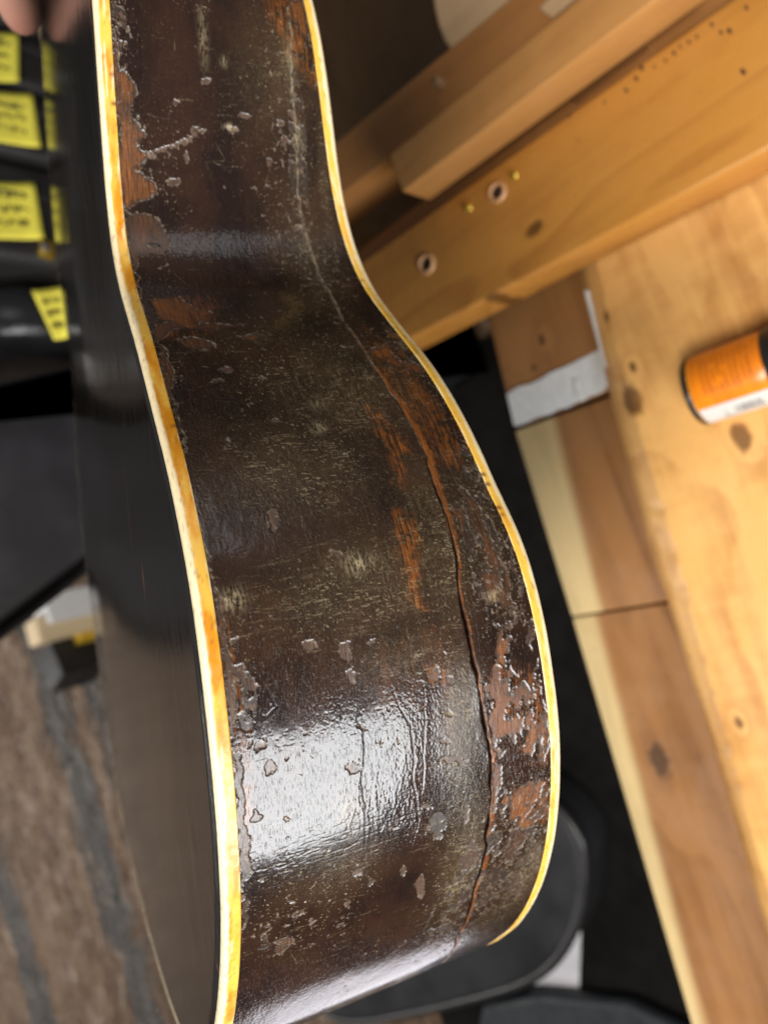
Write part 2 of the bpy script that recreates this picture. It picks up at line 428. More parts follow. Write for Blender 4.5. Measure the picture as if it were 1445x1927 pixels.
crack[r] = np.maximum(crack[r], np.exp(-(d / (open_ * 1.15 + .02)) ** 4) * np.interp(s_, [0, .3, .42, .55, 1], [.25, .45, .85, 1, 1]))
Hh[r] -= carve * np.interp(s_, [0, .3, .5, 1], [.12, .14, .42, .4])
lip = np.exp(-(d / 2.2) ** 2)
Hh[r] += np.where(right, -.05, .07) * lip * np.interp(s_, [0, .35, .5, .9, 1], [.1, .4, 1, 1, .3])
# pale broken fibres on the upper stretch, orange lip lower down
fr = (fbm(X[r] / 1.1, Y[r] / 1.1, 8, 3) - .5) * 1.3
up = np.interp(s_, [0, .03, .12, .2, .3, .38, .45, 1], [.15, .25, .65, .85, .6, .4, .15, .0])
plf = (up - d + fr * .8)
bare[r] = np.maximum(bare[r], np.where(up > .05, plf - .15, -9))
wd = np.interp(s_, [0, .36, .40, .47, .53, .58, .63, .68, .72, .8, .86, .92, 1], [-.3, .3, 2.6, 2.4, 1.2, .9, 1.1, 1.2, 2.0, 1.6, 1.2, .7, .2])
lipm = sstep(.7, -.3, d - wd + fr * 1.2) * right
red[r] = np.maximum(red[r], lipm * .95)
light[r] = np.maximum(light[r], np.exp(-((d - .45) / .35) ** 2) * (~right) * np.interp(s_, [0, .5, .62, .8, .95, 1], [.1, .15, .35, .55, .8, .3]) * sstep(.35, .7, fbm(X[r] / .8, Y[r] / .6, 12, 3)))
light[r] = np.maximum(light[r], np.exp(-(d / .3) ** 2) * np.interp(s_, [0, .05, .2, .33, .4, 1], [.95, .85, .7, .75, .35, 0]))

# ---- smaller splits in the lacquer
def split(pts, w=.16, depth=.14, dark=.9, ridge=.06):
    q = np.array([uv(p) for p in pts]); r = region(q[:, 0], q[:, 1], 4)
    if r is None: return
    jx = X[r] + (fbm(X[r] / 1.6, Y[r] / 1.6, 15, 3) - .5) * .35; jy = Y[r] + (fbm(X[r] / 2.6, Y[r] / 1.6, 16, 3) - .5) * .7
    d, sd_, s_ = line_sdf(jx, jy, q); w_ = w * np.interp(s_, [0, .2, .8, 1], [.3, 1, 1, .3]) + .02
    c_ = np.exp(-(d / w_) ** 2)
    crack[r] = np.maximum(crack[r], c_ * dark); Hh[r] += -c_ * depth + np.where(sd_ > 0, np.exp(-((d - .7) / .6) ** 2), 0) * ridge * .35
split([(678, 1240), (676, 1290), (671, 1355), (682, 1375), (684, 1420), (680, 1475), (687, 1520), (685, 1600), (690, 1680)], .13, .09)
split([(640, 1310), (643, 1355)], .12, .1)
split([(735, 1290), (752, 1330), (772, 1365), (778, 1420), (776, 1470), (784, 1500), (788, 1545), (776, 1590)], .14, .12, .6, .07)
split([(700, 1370), (703, 1430), (700, 1500), (706, 1580)], .2, .02, .0, .06)
split([(800, 1300), (800, 1350), (797, 1420), (795, 1490)], .15, .05, .2, .08)
split([(880, 1110), (893, 1160), (902, 1230)], .3, .12, .3, .08)
split([(815, 830), (840, 870), (855, 905), (875, 935), (905, 985), (918, 1030), (925, 1060)], .22, .06, .2, .10)
split([(640, 870), (655, 910), (668, 960), (672, 1010)], .12, .04, .3, .01)
split([(500, 1290), (520, 1330), (500, 1350)], .12, .1, .5)
split([(690, 1690), (688, 1760)], .14, .1, .6)

# ---- lacquer lost along the back binding
flake([(205, 60), (222, 100), (228, 135), (245, 143), (256, 160), (252, 200), (248, 225), (262, 232), (276, 252), (258, 272), (285, 290), (256, 320), (288, 342), (298, 365), (262, 378), (244, 392), (228, 382), (215, 250)], .75)
flake([(228, 385), (246, 405), (270, 402), (300, 412), (318, 445), (324, 470), (310, 483), (262, 478), (258, 520), (266, 560), (285, 640), (270, 600), (240, 470)], .2)
flake([(282, 560), (296, 562), (340, 556), (372, 582), (404, 588), (360, 612), (300, 602)], .85)
flake([(292, 606), (330, 604), (460, 610), (455, 618), (330, 618), (296, 650), (288, 630)], .3)
flake([(330, 640), (360, 630), (400, 640), (410, 655), (370, 660), (340, 652)], .3)
flake([(445, 632), (480, 628), (505, 634), (480, 644)], .4)
flake([(296, 640), (318, 664), (330, 700), (326, 745), (340, 800), (352, 850), (345, 860), (320, 760), (300, 690)], .35)
flake([(362, 940), (378, 985), (392, 1040), (404, 1100), (418, 1150), (430, 1225), (436, 1262), (448, 1330), (438, 1380), (434, 1450), (446, 1520), (458, 1580), (462, 1660), (452, 1680), (438, 1450), (404, 1180)], .45)
flake([(432, 1255), (456, 1248), (462, 1270), (478, 1268), (480, 1292), (466, 1300), (468, 1335), (480, 1358), (470, 1362), (458, 1330), (456, 1285), (436, 1272)], .3)
flake([(438, 1400), (452, 1420), (460, 1450), (456, 1490), (462, 1540), (470, 1590), (474, 1640), (460, 1660), (448, 1560), (440, 1470)], .3)
flake([(455, 1700), (470, 1690), (468, 1720), (458, 1760)], .3)
# ---- chips
chips = [(515, 972, 11, 22, .1), (588, 1214, 13, 12, .2), (653, 1227, 10, 26, .35), (704, 1210, 6, 8, .4), (660, 1276, 8, 10, .1), (511, 1443, 12, 11, .2), (489, 1406, 8, 7, .2),
         (665, 1444, 11, 7, .3), (679, 1366, 12, 4, .3), (485, 1536, 9, 8, .2), (541, 1543, 7, 6, .2), (410, 716, 10, 5, .1), (424, 695, 12, 4, .1), (493, 712, 6, 5, .1), (428, 836, 8, 10, .1), (516, 792, 6, 8, .1),
         (632, 1041, 10, 6, .1), (386, 150, 8, 5, .1), (330, 195, 5, 7, .1), (436, 243, 9, 6, .3), (460, 216, 12, 4, .6), (530, 232, 10, 5, .6), (507, 310, 8, 7, .5), (328, 342, 10, 8, .1), (352, 290, 4, 12, .1),
         (370, 245, 6, 9, .1), (790, 1672, 10, 22, .3), (760, 1640, 7, 6, .3), (672, 1640, 8, 6, .3), (822, 1268, 9, 14, .95), (845, 1282, 7, 10, .9), (545, 1700, 5, 4, .3), (560, 1722, 5, 6, .3),
         (535, 1775, 22, 9, .3), (525, 1790, 12, 12, .3), (420, 1140, 7, 8, .2), (440, 1205, 5, 8, .2), (640, 1745, 5, 4, .3), (590, 1730, 4, 4, .3), (845, 1345, 12, 4, .4), (850, 1430, 40, 4, .3), (838, 1395, 8, 5, .4),
         (875, 1530, 6, 26, .2), (800, 1520, 22, 4, .2), (560, 430, 5, 6, .4), (547, 215, 7, 7, .2), (537, 265, 8, 6, .3), (452, 1690, 8, 6, .2), (700, 1660, 4, 8, .2), (655, 1700, 6, 8, .3), (740, 1555, 8, 4, .3)]
for (x, y, rx, ry, tn) in chips:
    k = random.randint(4, 6); a0 = random.random() * 6
    flake([(x + rx * math.cos(a0 + 6.283 * i / k) * random.uniform(.55, 1.35), y + ry * math.sin(a0 + 6.283 * i / k) * random.uniform(.55, 1.35)) for i in range(k)], tn, grow=.25, pl=.0 if tn > .8 else random.uniform(.25, .85))
# a broken diagonal scratch near the upper bout
for i in range(9):
    t = i / 8; x = 285 + 95 * t; y = 292 - 42 * t
    flake([(x - 6, y + 3), (x + 1, y - 4), (x + 7, y - 3), (x + 2, y + 4)], .1, grow=.2, pl=.9)
# ---- flaky field between the split and the front binding
flake([(800, 640), (760, 620), (725, 622), (700, 634), (730, 646), (690, 660), (720, 700), (760, 690), (790, 710), (800, 700), (780, 660)], .95, soft=True, brk=8)
flake([(868, 905), (880, 925), (905, 960), (918, 1000), (935, 1040), (955, 1100), (962, 1125), (945, 1135), (935, 1100), (915, 1050), (895, 1000), (875, 950)], .3)
flake([(855, 945), (870, 950), (885, 990), (895, 1020), (880, 1040), (862, 1000)], .1)
flake([(925, 1075), (955, 1085), (962, 1120), (970, 1150), (950, 1150), (935, 1135), (915, 1140), (905, 1080)], .3)
flake([(945, 1155), (955, 1170), (960, 1200), (955, 1230), (965, 1260), (985, 1275), (1000, 1300), (1002, 1260), (1010, 1240), (1020, 1290), (1030, 1360), (1036, 1430), (1015, 1430), (990, 1420), (975, 1425), (962, 1400), (950, 1395), (948, 1420),
       (935, 1430), (926, 1400), (915, 1330), (905, 1290), (925, 1270), (930, 1240), (935, 1205)], .9, brk=9)
flake([(1000, 1160), (1006, 1190), (1000, 1230), (992, 1200)], .2)
flake([(925, 1440), (945, 1440), (944, 1480), (958, 1500), (980, 1480), (1005, 1470), (1034, 1465), (1034, 1540), (1010, 1555), (980, 1562), (960, 1545), (955, 1510), (940, 1520), (935, 1555), (925, 1570), (922, 1530), (928, 1480)], .95, brk=9)
flake([(940, 1600), (958, 1585), (970, 1555), (990, 1580), (975, 1600), (960, 1625)], .2)
flake([(880, 1590), (892, 1575), (900, 1590), (905, 1620), (885, 1640), (868, 1640), (872, 1610)], .2)
flake([(870, 1000), (845, 960), (850, 950), (872, 975)], .6)
flake([(570, 0), (585, 40), (588, 90), (575, 70), (560, 60), (552, 30), (545, 0)], .8, soft=True)
flake([(592, 120), (600, 160), (596, 160), (588, 120)], .8, soft=True)
flake([(905, 895), (918, 915), (930, 940), (925, 950), (910, 930)], .4)
flake([(960, 1030), (972, 1060), (975, 1090), (962, 1070)], .3)
flake([(1004, 1590), (1018, 1600), (1010, 1640), (998, 1630)], .15)
flake([(965, 1650), (980, 1640), (985, 1670), (970, 1690)], .15)
# scattered random chips, denser where the finish is worst
dens = np.full_like(X, .10) + .34 * sstep(.5, .75, fbm(X / 30, Y / 18, 331, 3))
for (x, y, rx, ry, a) in [(940, 1080, 90, 150, .85), (965, 1590, 80, 110, .9), (560, 1720, 200, 90, .55), (900, 1690, 90, 90, .8), (540, 300, 60, 330, .6), (230, 60, 30, 110, .9), (640, 640, 170, 50, .4), (820, 700, 90, 120, .6),
                          (470, 1330, 40, 200, .5), (900, 900, 70, 120, .7), (850, 1500, 70, 150, .35), (440, 700, 200, 250, .16), (600, 1150, 250, 150, .2), (1000, 1350, 30, 100, .4), (750, 1780, 200, 60, .3), (400, 250, 150, 200, .22)]:
    haze(x, y, rx, ry, a, dens)
rn = fbm(JX / 2.6, JY / 1.9, 41, 3) * .7 + cid * .35
f_ = (rn - (1.0 - dens * .42)) * 6.0 - .05; pale = np.where((f_ > bare) & (f_ > -.3), .25 + .6 * cid, pale); bare = np.maximum(bare, f_)
rn2 = fbm(JX / .9 + 9, JY / .9, 51, 2) * .75 + cid * .3
f_ = np.where(dens > .12, (rn2 - (1.0 - dens * .30)) * 4.0, -9); pale = np.where((f_ > bare) & (f_ > -.3), .3 + .6 * cid, pale); bare = np.maximum(bare, f_)
# lacquer bubbles left standing in the stripped area
for (x, y, rx, ry) in [(1024, 1393, 7, 12), (990, 1403, 4, 5), (996, 1370, 3, 5), (974, 1545, 6, 7), (1012, 1533, 6, 7), (960, 1325, 3, 4), (942, 1080, 4, 12), (945, 1098, 4, 4), (965, 1100, 9, 5), (290, 462, 12, 6)]:
    c_ = uv((x, y)); ru, rv = ry * .17, rx * .17
    r = region(np.array([c_[0] - ru, c_[0] + ru]), np.array([c_[1] - rv, c_[1] + rv]), 1.5)
    e = np.sqrt(((wx[r] * .4 + X[r] * .6 - c_[0]) / ru) ** 2 + ((wy[r] * .4 + Y[r] * .6 - c_[1]) / rv) ** 2)
    bare[r] = np.where(e < 1.5, np.minimum(bare[r], (e - 1) * min(ru, rv)), bare[r]); Hh[r] += .12 * np.exp(-(e / .8) ** 4)
# ---- thin orange-red places where the colour coat has rubbed through
stain([(690, 620), (720, 640), (760, 680), (800, 740), (850, 800), (880, 860), (860, 880), (820, 860), (790, 800), (740, 730), (700, 670)], .6, 3.0)
stain([(690, 760), (715, 770), (735, 800), (770, 835), (772, 850), (745, 855), (720, 825), (700, 800)], 1.0, 1.6)
stain([(742, 965), (785, 970), (795, 1010), (780, 1060), (785, 1110), (800, 1150), (770, 1140), (758, 1080), (745, 1030)], .9, 2.2)
stain([(735, 860), (760, 870), (765, 920), (740, 910)], .7, 2.)
stain([(800, 1255), (840, 1255), (838, 1290), (812, 1290)], .9, 1.5)
stain([(690, 1230), (830, 1180), (860, 1260), (840, 1400), (800, 1330), (700, 1330)], .18, 4.)
stain([(420, 1160), (440, 1230), (470, 1400), (470, 1640), (450, 1640), (430, 1350), (408, 1200)], .6, 1.4)
stain([(1000, 1270), (1030, 1330), (1036, 1430), (1000, 1430), (940, 1330), (920, 1290), (940, 1240)], .75, 3)
stain([(965, 1490), (1030, 1475), (1032, 1545), (985, 1555)], .9, 2.2)
stain([(500, 0), (590, 0), (596, 160), (565, 130), (520, 60)], .8, 3)
stain([(480, 1640), (700, 1700), (860, 1680), (840, 1780), (600, 1850), (470, 1850)], .03, 8)
stain([(300, 560), (400, 560), (400, 620), (300, 640)], .5, 3)
stain([(360, 1130), (520, 1100), (640, 1200), (560, 1330), (440, 1340)], .06, 6)
stain([(225, 230), (262, 240), (262, 370), (232, 380)], .9, 1.2)
# ---- grey-olive dust ground into the finish
for a in [(640, 720, 170, 110, .75), (770, 640, 70, 90, .6), (560, 880, 190, 120, .6), (820, 1010, 70, 170, .75), (868, 1370, 34, 150, 1.0), (690, 1090, 200, 110, .65), (520, 130, 80, 110, .6), (590, 500, 60, 170, .5), (760, 1230, 110, 60, .55),
          (870, 1620, 40, 110, .9), (640, 1640, 90, 50, .5), (900, 980, 60, 150, .5), (480, 640, 160, 60, .35), (960, 1700, 60, 70, .5), (930, 880, 60, 120, .45), (610, 330, 22, 300, .5)]:
    haze(*a)
for (x, y, rx, ry, a) in [(675, 1060, 26, 18, .75), (440, 1128, 22, 22, .55), (655, 1530, 26, 32, .35), (382, 70, 8, 50, .35), (422, 116, 7, 10, .35), (600, 805, 14, 10, .5), (434, 240, 10, 6, .9), (930, 1120, 12, 10, .7), (560, 260, 10, 30, .4), (545, 110, 12, 40, .3),
                          (1000, 1630, 30, 40, .2), (600, 760, 16, 12, .3)]:
    haze(x, y, rx, ry, a, light)
# transverse scratches: fine lines across the depth of the side
for (x, y, rx, ry, nn) in [(620, 640, 240, 60, 60), (640, 1150, 230, 120, 110), (600, 1560, 150, 110, 110), (830, 1100, 70, 250, 70), (860, 980, 90, 120, 30), (960, 880, 60, 120, 50), (420, 240, 150, 200, 16), (600, 1770, 250, 80, 60), (330, 700, 40, 200, 10), (560, 500, 200, 60, 25), (800, 1500, 120, 120, 40)]:
    for i in range(nn):
        c_ = uv((x + random.gauss(0, .55) * rx, y + random.gauss(0, .5) * ry)); ln = random.uniform(1.5, 11); tl = random.gauss(0, .05)
        q = np.array([(c_[0] - tl * ln, c_[1] - ln / 2), (c_[0] + random.gauss(0, .12), c_[1]), (c_[0] + tl * ln, c_[1] + ln / 2)])
        r = region(q[:, 0], q[:, 1], .8)
        if r is None: continue
        d, _, s_ = line_sdf(X[r] + (vnoise(X[r] / 2, Y[r] / 2, 4) - .5) * .5, Y[r], q); g = np.exp(-(d / random.uniform(.10, .2)) ** 2) * np.sin(np.clip(s_, .02, .98) * math.pi) ** .5
        a = random.uniform(.2, 1)
        light[r] = np.maximum(light[r], g * a * .28); Hh[r] -= g * a * .035
# random oblique scratches
for i in range(70):
    c_ = (random.uniform(u0 * 1000, u1 * 1000), random.uniform(8, 95)); ln = random.uniform(2, 14); an = random.choice([random.gauss(0, .25), random.uniform(-1.5, 1.5)])
    dx, dy = math.cos(an) * ln / 2, math.sin(an) * ln / 2
    q = np.array([(c_[0] - dx, c_[1] - dy), (c_[0] + dx, c_[1] + dy)]); r = region(q[:, 0], q[:, 1], .6)
    if r is None: continue
    d, _, s_ = line_sdf(X[r], Y[r], q); g = np.exp(-(d / .13) ** 2) * np.sin(np.clip(s_, .02, .98) * math.pi)
    light[r] = np.maximum(light[r], g * random.uniform(.05, .3)); Hh[r] -= g * .03

# ---- crinkled ridges of lifting lacquer
zone = np.zeros_like(X)
for a in [(930, 1040, 75, 170, 1.), (965, 1600, 80, 110, .9), (900, 900, 60, 110, .8), (880, 1700, 80, 70, .8), (225, 60, 22, 90, 1.), (820, 1560, 60, 90, .5), (560, 300, 35, 250, .6), (500, 1770, 80, 50, .5), (460, 1320, 40, 90, .7)]:
    haze(*a, zone)
rf = fbm(JX / 4.2, JY / 3.0, 211, 4); rid = np.exp(-((rf - .5) / .018) ** 2) * sstep(.25, .6, zone) * sstep(.4, .6, fbm(X / 5, Y / 4, 215, 2))
Hh += rid * .09
isl = sstep(.5, .56, rf) * sstep(.3, .6, zone)
bare = np.maximum(bare, np.where(isl > .5, (rf - .56) * 9, -9))
# ---- relief
bm_ = sstep(-.09, .09, bare)
edge = np.maximum(rid * .8, np.exp(-((bare - .02) / .15) ** 2) * sstep(.42, .68, fbm(X / 1.3, Y / 1.3, 61, 3) + .06))
Hh += -.15 * bm_ + .012 * np.exp(-((bare + .25) / .2) ** 2)
Hh += (fbm(X / 20, Y / 11, 21, 2) - .5) * .20                                # slow waves of the old side
Hh += (fbm(X / 3.4, Y / 1.7, 22, 4) - .5) * .050 * (1 - bm_ * .4)           # orange peel
Hh += (fbm(X / 2.8, Y / .55, 23, 2) - .5) * .012                             # grain lines under the lacquer
w1 = sstep(.25, .60, fbm(X / 22, Y / 14, 71, 2))
cfx, cfy, g1, g2, _ = worley(X / 1.9, Y / 1.1, 83)
craq = np.exp(-((g2 - g1) / .07) ** 2) * w1 * (1 - bm_)
Hh -= craq * .042
# fine checking: hair lines across and along the grain
chk = np.exp(-((fbm(X / .8, Y / 8, 301, 3) - .5) / .016) ** 2) * sstep(.42, .58, fbm(X / 5, Y / 6, 303, 3))
chl = np.exp(-((fbm(X / 7, Y / .8, 305, 3) - .5) / .018) ** 2) * sstep(.42, .58, fbm(X / 8, Y / 4, 307, 3))
Hh -= (chk * .034 + chl * .028) * (1 - bm_)
wr = fbm(X / 9, Y / 2.0, 321, 4); Hh += np.exp(-((wr - .5) / .03) ** 2) * .035 * sstep(.4, .6, fbm(X / 25, Y / 14, 323, 2))      # wrinkles along the grain
dust0 = dust.copy(); dust = np.clip(dust * (.35 + 1.1 * fbm(X / 2.2, Y / 1.1, 91, 4)) + (chk * .75 + chl * .45 + craq * .55) * (.20 + .9 * dust0), 0, 1)
speck = sstep(.80, .86, fbm(X / .55, Y / .55, 93, 2)) * sstep(.1, .5, dens + dust * .5)
light = np.clip(np.maximum(light * sstep(.38, .72, fbm(X / 1.6, Y / .4, 95, 3) * .75 + fbm(X / .5, Y / .5, 97, 2) * .35), np.maximum(speck * .5, np.maximum(chk * .42 * sstep(.2, .7, dust0), chl * .22 * sstep(.3, .8, dust0)))), 0, 1)
red = np.clip(red * (1 - .4 * bm_), 0, 1)
fade = np.clip(np.minimum(UU - UU[0, 0], 1), 0, 1)
P1 = P0 + N0 * (Hh * .001)[..., None]
me = grid_mesh('side', P1)
if (Vector(me.polygons[len(me.polygons) // 2].normal).dot(Vector(N0[len(U) // 2, NV // 2]))) < 0: me.flip_normals()
attr(me, 'wear', np.stack([bm_, edge, np.clip(crack, 0, 1), np.clip(tone * sstep(.0, 1.5, bare) * (.25 + 1.3 * fbm(X / 7, Y / 3.5, 221, 3)), 0, 1)], -1))
attr(me, 'grime', np.stack([dust, light, red, pale * bm_], -1))
a = me.attributes.new('surf', 'FLOAT_VECTOR', 'POINT'); a.data.foreach_set('vector', np.stack([X, Y, np.zeros_like(X)], -1).astype(np.float32).reshape(-1))

def lacquer_mat():
    n = NT('aged_lacquer')
    A = n.n('Attribute', attribute_name='wear'); B = n.n('Attribute', attribute_name='grime'); S = n.n('Attribute', attribute_name='surf').outputs['Vector']
    sa = n.n('SeparateColor'); n.set(sa.inputs[0], A.outputs['Color']); sb = n.n('SeparateColor'); n.set(sb.inputs[0], B.outputs['Color'])
    bare, edge, crk, tone = sa.outputs[0], sa.outputs[1], sa.outputs[2], A.outputs['Alpha']
    dust, light, red, pale = sb.outputs[0], sb.outputs[1], sb.outputs[2], B.outputs['Alpha']
    grain = n.noise(n.coord(vec=S, scale=(.10, 2.6, 1)), 1.0, 4, .65)
    fine = n.noise(n.coord(vec=S, scale=(.5, 1.5, 1)), 2.2, 4, .6)
    big = n.noise(n.coord(vec=S, scale=(.045, .06, 1)), 1.0, 3)
    c = n.mix(n.rng(big, .35, .65), (.010, .0055, .0048), (.022, .0105, .0070))
    c = n.mix(n.math('MULTIPLY', n.rng(grain, .5, .72), .5), c, (.034, .015, .0075))
    c = n.mix(n.math('MULTIPLY', n.math('MULTIPLY', dust, n.rng(fine, .28, .66)), .72), c, (.090, .062, .030))
    oc = n.mix(n.rng(grain, .35, .68), (.21, .068, .012), (.040, .011, .004))
    c = n.mix(red, c, oc)
    bw = n.mix(n.rng(grain, .35, .7), n.mix(tone, (.036, .023, .016), (.19, .064, .013)), n.mix(tone, (.013, .008, .0055), (.034, .010, .0035)))
    bw = n.mix(n.math('MULTIPLY', n.rng(fine, .58, .8), .22), bw, (.08, .055, .038))
    bw = n.mix(pale, bw, n.mix(n.rng(grain, .35, .65), (.115, .070, .048), (.040, .022, .015)))
    c = n.mix(bare, c, bw)
    c = n.mix(n.math('MULTIPLY', light, .8), c, (.42, .34, .20))
    c = n.mix(n.math('MULTIPLY', edge, .42), c, (.27, .22, .17))
    c = n.mix(crk, c, (.004, .0015, .001))
    r = n.lerp(bare, n.rng(fine, .3, .7, .085, .14), n.rng(fine, .3, .7, .22, .36))
    r = n.math('ADD', r, n.math('MULTIPLY', dust, .22)); r = n.math('ADD', r, n.math('MULTIPLY', light, .25)); r = n.math('ADD', r, n.math('MULTIPLY', crk, .4), clamp=True)
    r = n.math('ADD', r, n.math('MULTIPLY', red, .1), clamp=True)
    pores = n.noise(n.coord(vec=S, scale=(.35, 5.5, 1)), 1.0, 3, .6)
    h = n.math('SUBTRACT', n.math('MULTIPLY', n.noise(n.coord(vec=S, scale=(1, 1.3, 1)), 1.7, 3, .6), .25), n.rng(pores, .58, .72))
    nb = n.bump(h, .36, .00006)
    return n.out(color=c, rough=r, spec=n.lerp(crk, .5, .0), normal=nb)
M_LAC = lacquer_mat()
link('side', me, M_LAC, guitar)
# the opposite side of the body (mirror image about the centre line)
Uc = np.linspace(0, uL[-1], 260); sl, tl, sr, tr = outl(Uc); hh = DEPTH(tr); fv = np.linspace(0, 1, 9)[None]
vv = BL + (hh[:, None] - BL - BR) * fv; ff = vv / hh[:, None]
Pf = G(2 * SC - (sl[:, None] + (sr - sl)[:, None] * ff), tl[:, None] + (tr - tl)[:, None] * ff, C0 + vv)
link('far_side', grid_mesh('far_side', Pf, flip=True), M_LAC, guitar)

# ---- bindings and plates run round the closed outline
def closed(front):
    Un = np.r_[np.arange(0, u0, .004), np.arange(u0, u1, .0012), np.linspace(u1, uL[-1], 40)]
    sl, tl, sr, tr = outl(Un); s, t = (sr, tr) if front else (sl, tl)
    s2, t2 = 2 * SC - s[::-1], t[::-1]
    return np.r_[s, s2[1:]], np.r_[t, t2[1:]]
def out_normal(s, t):
    ds, dt = np.roll(s, -1) - np.roll(s, 1), np.roll(t, -1) - np.roll(t, 1); l = np.hypot(ds, dt) + 1e-12
    return dt / l, -ds / l
def binding(front):
    s, t = closed(front); ns, nt = out_normal(s, t); m = len(s)
    b = BR if front else BL
    Rr = .0017
    prof = [(b + .0001, -.0012), (b - .00005, .00002), (b - .0003, .00012)] + [(b * (1 - k) + (Rr + .0002) * k - .0003 * (1 - k), .00013) for k in (.15, .3, .45, .6, .8, 1)]
    prof += [(Rr * (1 - math.sin(w)), Rr * (math.cos(w) - 1) + .00013) for w in np.linspace(.1, math.pi / 2, 9)]
    prof += [(-.00002, -.0024), (.0001, -.0029), (.0012, -.0030)]
    prof = np.array(prof)
    arc = np.r_[0, np.cumsum(np.linalg.norm(np.diff(prof, axis=0), axis=1))]
    S_, K = np.meshgrid(np.r_[0, np.cumsum(np.hypot(np.diff(s), np.diff(t)))] * 1000, arc * 1000, indexing='ij')
    wob = (fbm(S_ / 5, K / 2, 131 + front, 3) - .5) * .00012
    dv = prof[None, :, 0]; dn = prof[None, :, 1] + wob
    t0 = t[:, None] + nt[:, None] * dn; s0 = s[:, None] + ns[:, None] * dn
    d = C0 + DEPTH(t)[:, None] - dv if front else C0 + dv + 0 * t0
    P = G(s0, t0, d)
    me = grid_mesh('binding', P, True, flip=not front)
    # worn = lacquer rubbed off the corner and plate edge; chips at the wood line
    wear_line = b * 1000 - (.0 if front else .0)
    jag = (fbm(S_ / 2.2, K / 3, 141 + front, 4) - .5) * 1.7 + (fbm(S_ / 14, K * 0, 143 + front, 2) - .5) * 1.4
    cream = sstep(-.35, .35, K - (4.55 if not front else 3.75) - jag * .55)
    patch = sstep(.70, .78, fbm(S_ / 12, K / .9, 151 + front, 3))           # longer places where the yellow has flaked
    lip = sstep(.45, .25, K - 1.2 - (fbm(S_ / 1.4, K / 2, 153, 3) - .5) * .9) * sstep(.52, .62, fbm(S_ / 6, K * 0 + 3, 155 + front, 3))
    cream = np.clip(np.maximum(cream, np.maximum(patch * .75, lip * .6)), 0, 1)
    dk = sstep(.95, .72, K + (fbm(S_ / 2, K * 0, 157, 3) - .5) * .25)          # dark glue line against the wood
    spot = sstep(.74, .80, fbm(S_ / 1.1, K / .7, 159 + front, 2)) * .8
    nick = sstep(.70, .76, fbm(S_ / .45, K * 0 + 7, 161 + front, 2)) * sstep(.6, .72, fbm(S_ / 11, K * 0, 163 + front, 2)) * sstep(3.4, 2.2, K)
    amb = fbm(S_ / 10, K / 2.5, 165 + front, 4) + (.26 if front else 0)
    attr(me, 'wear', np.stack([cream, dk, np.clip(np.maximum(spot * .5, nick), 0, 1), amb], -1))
    return link('binding', me, M_BIND, guitar)
def bind_mat():
    n = NT('celluloid_binding'); A = n.n('Attribute', attribute_name='wear'); sa = n.n('SeparateColor'); n.set(sa.inputs[0], A.outputs['Color'])
    v = n.coord()
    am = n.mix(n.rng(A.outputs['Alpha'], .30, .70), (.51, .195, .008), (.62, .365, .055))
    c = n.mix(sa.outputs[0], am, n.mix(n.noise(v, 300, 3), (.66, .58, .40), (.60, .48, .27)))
    c = n.mix(sa.outputs[2], c, (.16, .06, .015))
    c = n.mix(sa.outputs[1], c, (.05, .015, .006))
    return n.out(color=c, rough=n.rng(n.noise(v, 420, 3), .3, .7, .22, .42), sss=.04, sss_r=(1, .6, .2), sss_s=.002, normal=n.bump(n.noise(v, 700, 3), .12, .0004))
M_BIND = bind_mat()
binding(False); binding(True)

def plate(front):
    s, t = closed(front); ns, nt = out_normal(s, t); s, t = s - ns * .0029, t - nt * .0029
    a_t = np.clip(t, -.15, .15) * .75
    ks = np.r_[1, .995, .985, .97, .95, np.linspace(.92, .0, 44)]
    rise = .0045 if not front else .006
    K = ks[None]; s0 = SC + (s - SC)[:, None] * K; t0 = a_t[:, None] + (t - a_t)[:, None] * K
    x = 1 - ks; hgt = rise * sstep(0, 1, np.clip(x * 1.15, 0, 1)) ** .8
    hgt = hgt[None] + .0002
    jig = (fbm(t0 * 40, s0 * 300, 171, 3) - .5) * .00008
    d = C0 + DEPTH(t0) + hgt if front else C0 - hgt + jig + .0006 * (K > .99)
    P = G(s0, t0, d)
    me = grid_mesh('plate', P, True, flip=front)
    a = me.attributes.new('surf', 'FLOAT_VECTOR', 'POINT'); a.data.foreach_set('vector', np.stack([s0 * 1000, t0 * 1000, 0 * s0], -1).astype(np.float32).reshape(-1))
    return link('front_plate' if front else 'back_plate', me, M_PLATE, guitar)
def plate_mat():
    n = NT('black_gloss_plate'); S = n.n('Attribute', attribute_name='surf').outputs['Vector']
    st = n.noise(n.coord(vec=S, scale=(1.1, .012, 1)), 1.0, 4, .6)
    st2 = n.noise(n.coord(vec=S, scale=(.25, .004, 1)), 1.0, 2, .5)
    c = n.mix(n.rng(st, .4, .75), (.006, .0055, .005), (.016, .013, .011))
    crk = n.math('MULTIPLY', n.rng(st2, .655, .668), n.rng(st2, .668, .682, 1, 0))
    c = n.mix(n.math('MULTIPLY', crk, .8), c, (.16, .06, .03))
    sp = n.noise(n.coord(vec=S, scale=(.9, .16, 1)), 1.0, 3, .6)
    c = n.mix(n.rng(sp, .73, .76), c, (.002, .002, .002))
    r = n.rng(st, .3, .7, .08, .17)
    return n.out(color=c, rough=r, spec=.5, normal=n.bump(n.math('ADD', n.math('MULTIPLY', st, .7), n.math('MULTIPLY', st2, .9)), .35, .00010))
M_PLATE = plate_mat()
plate(False); plate(True)

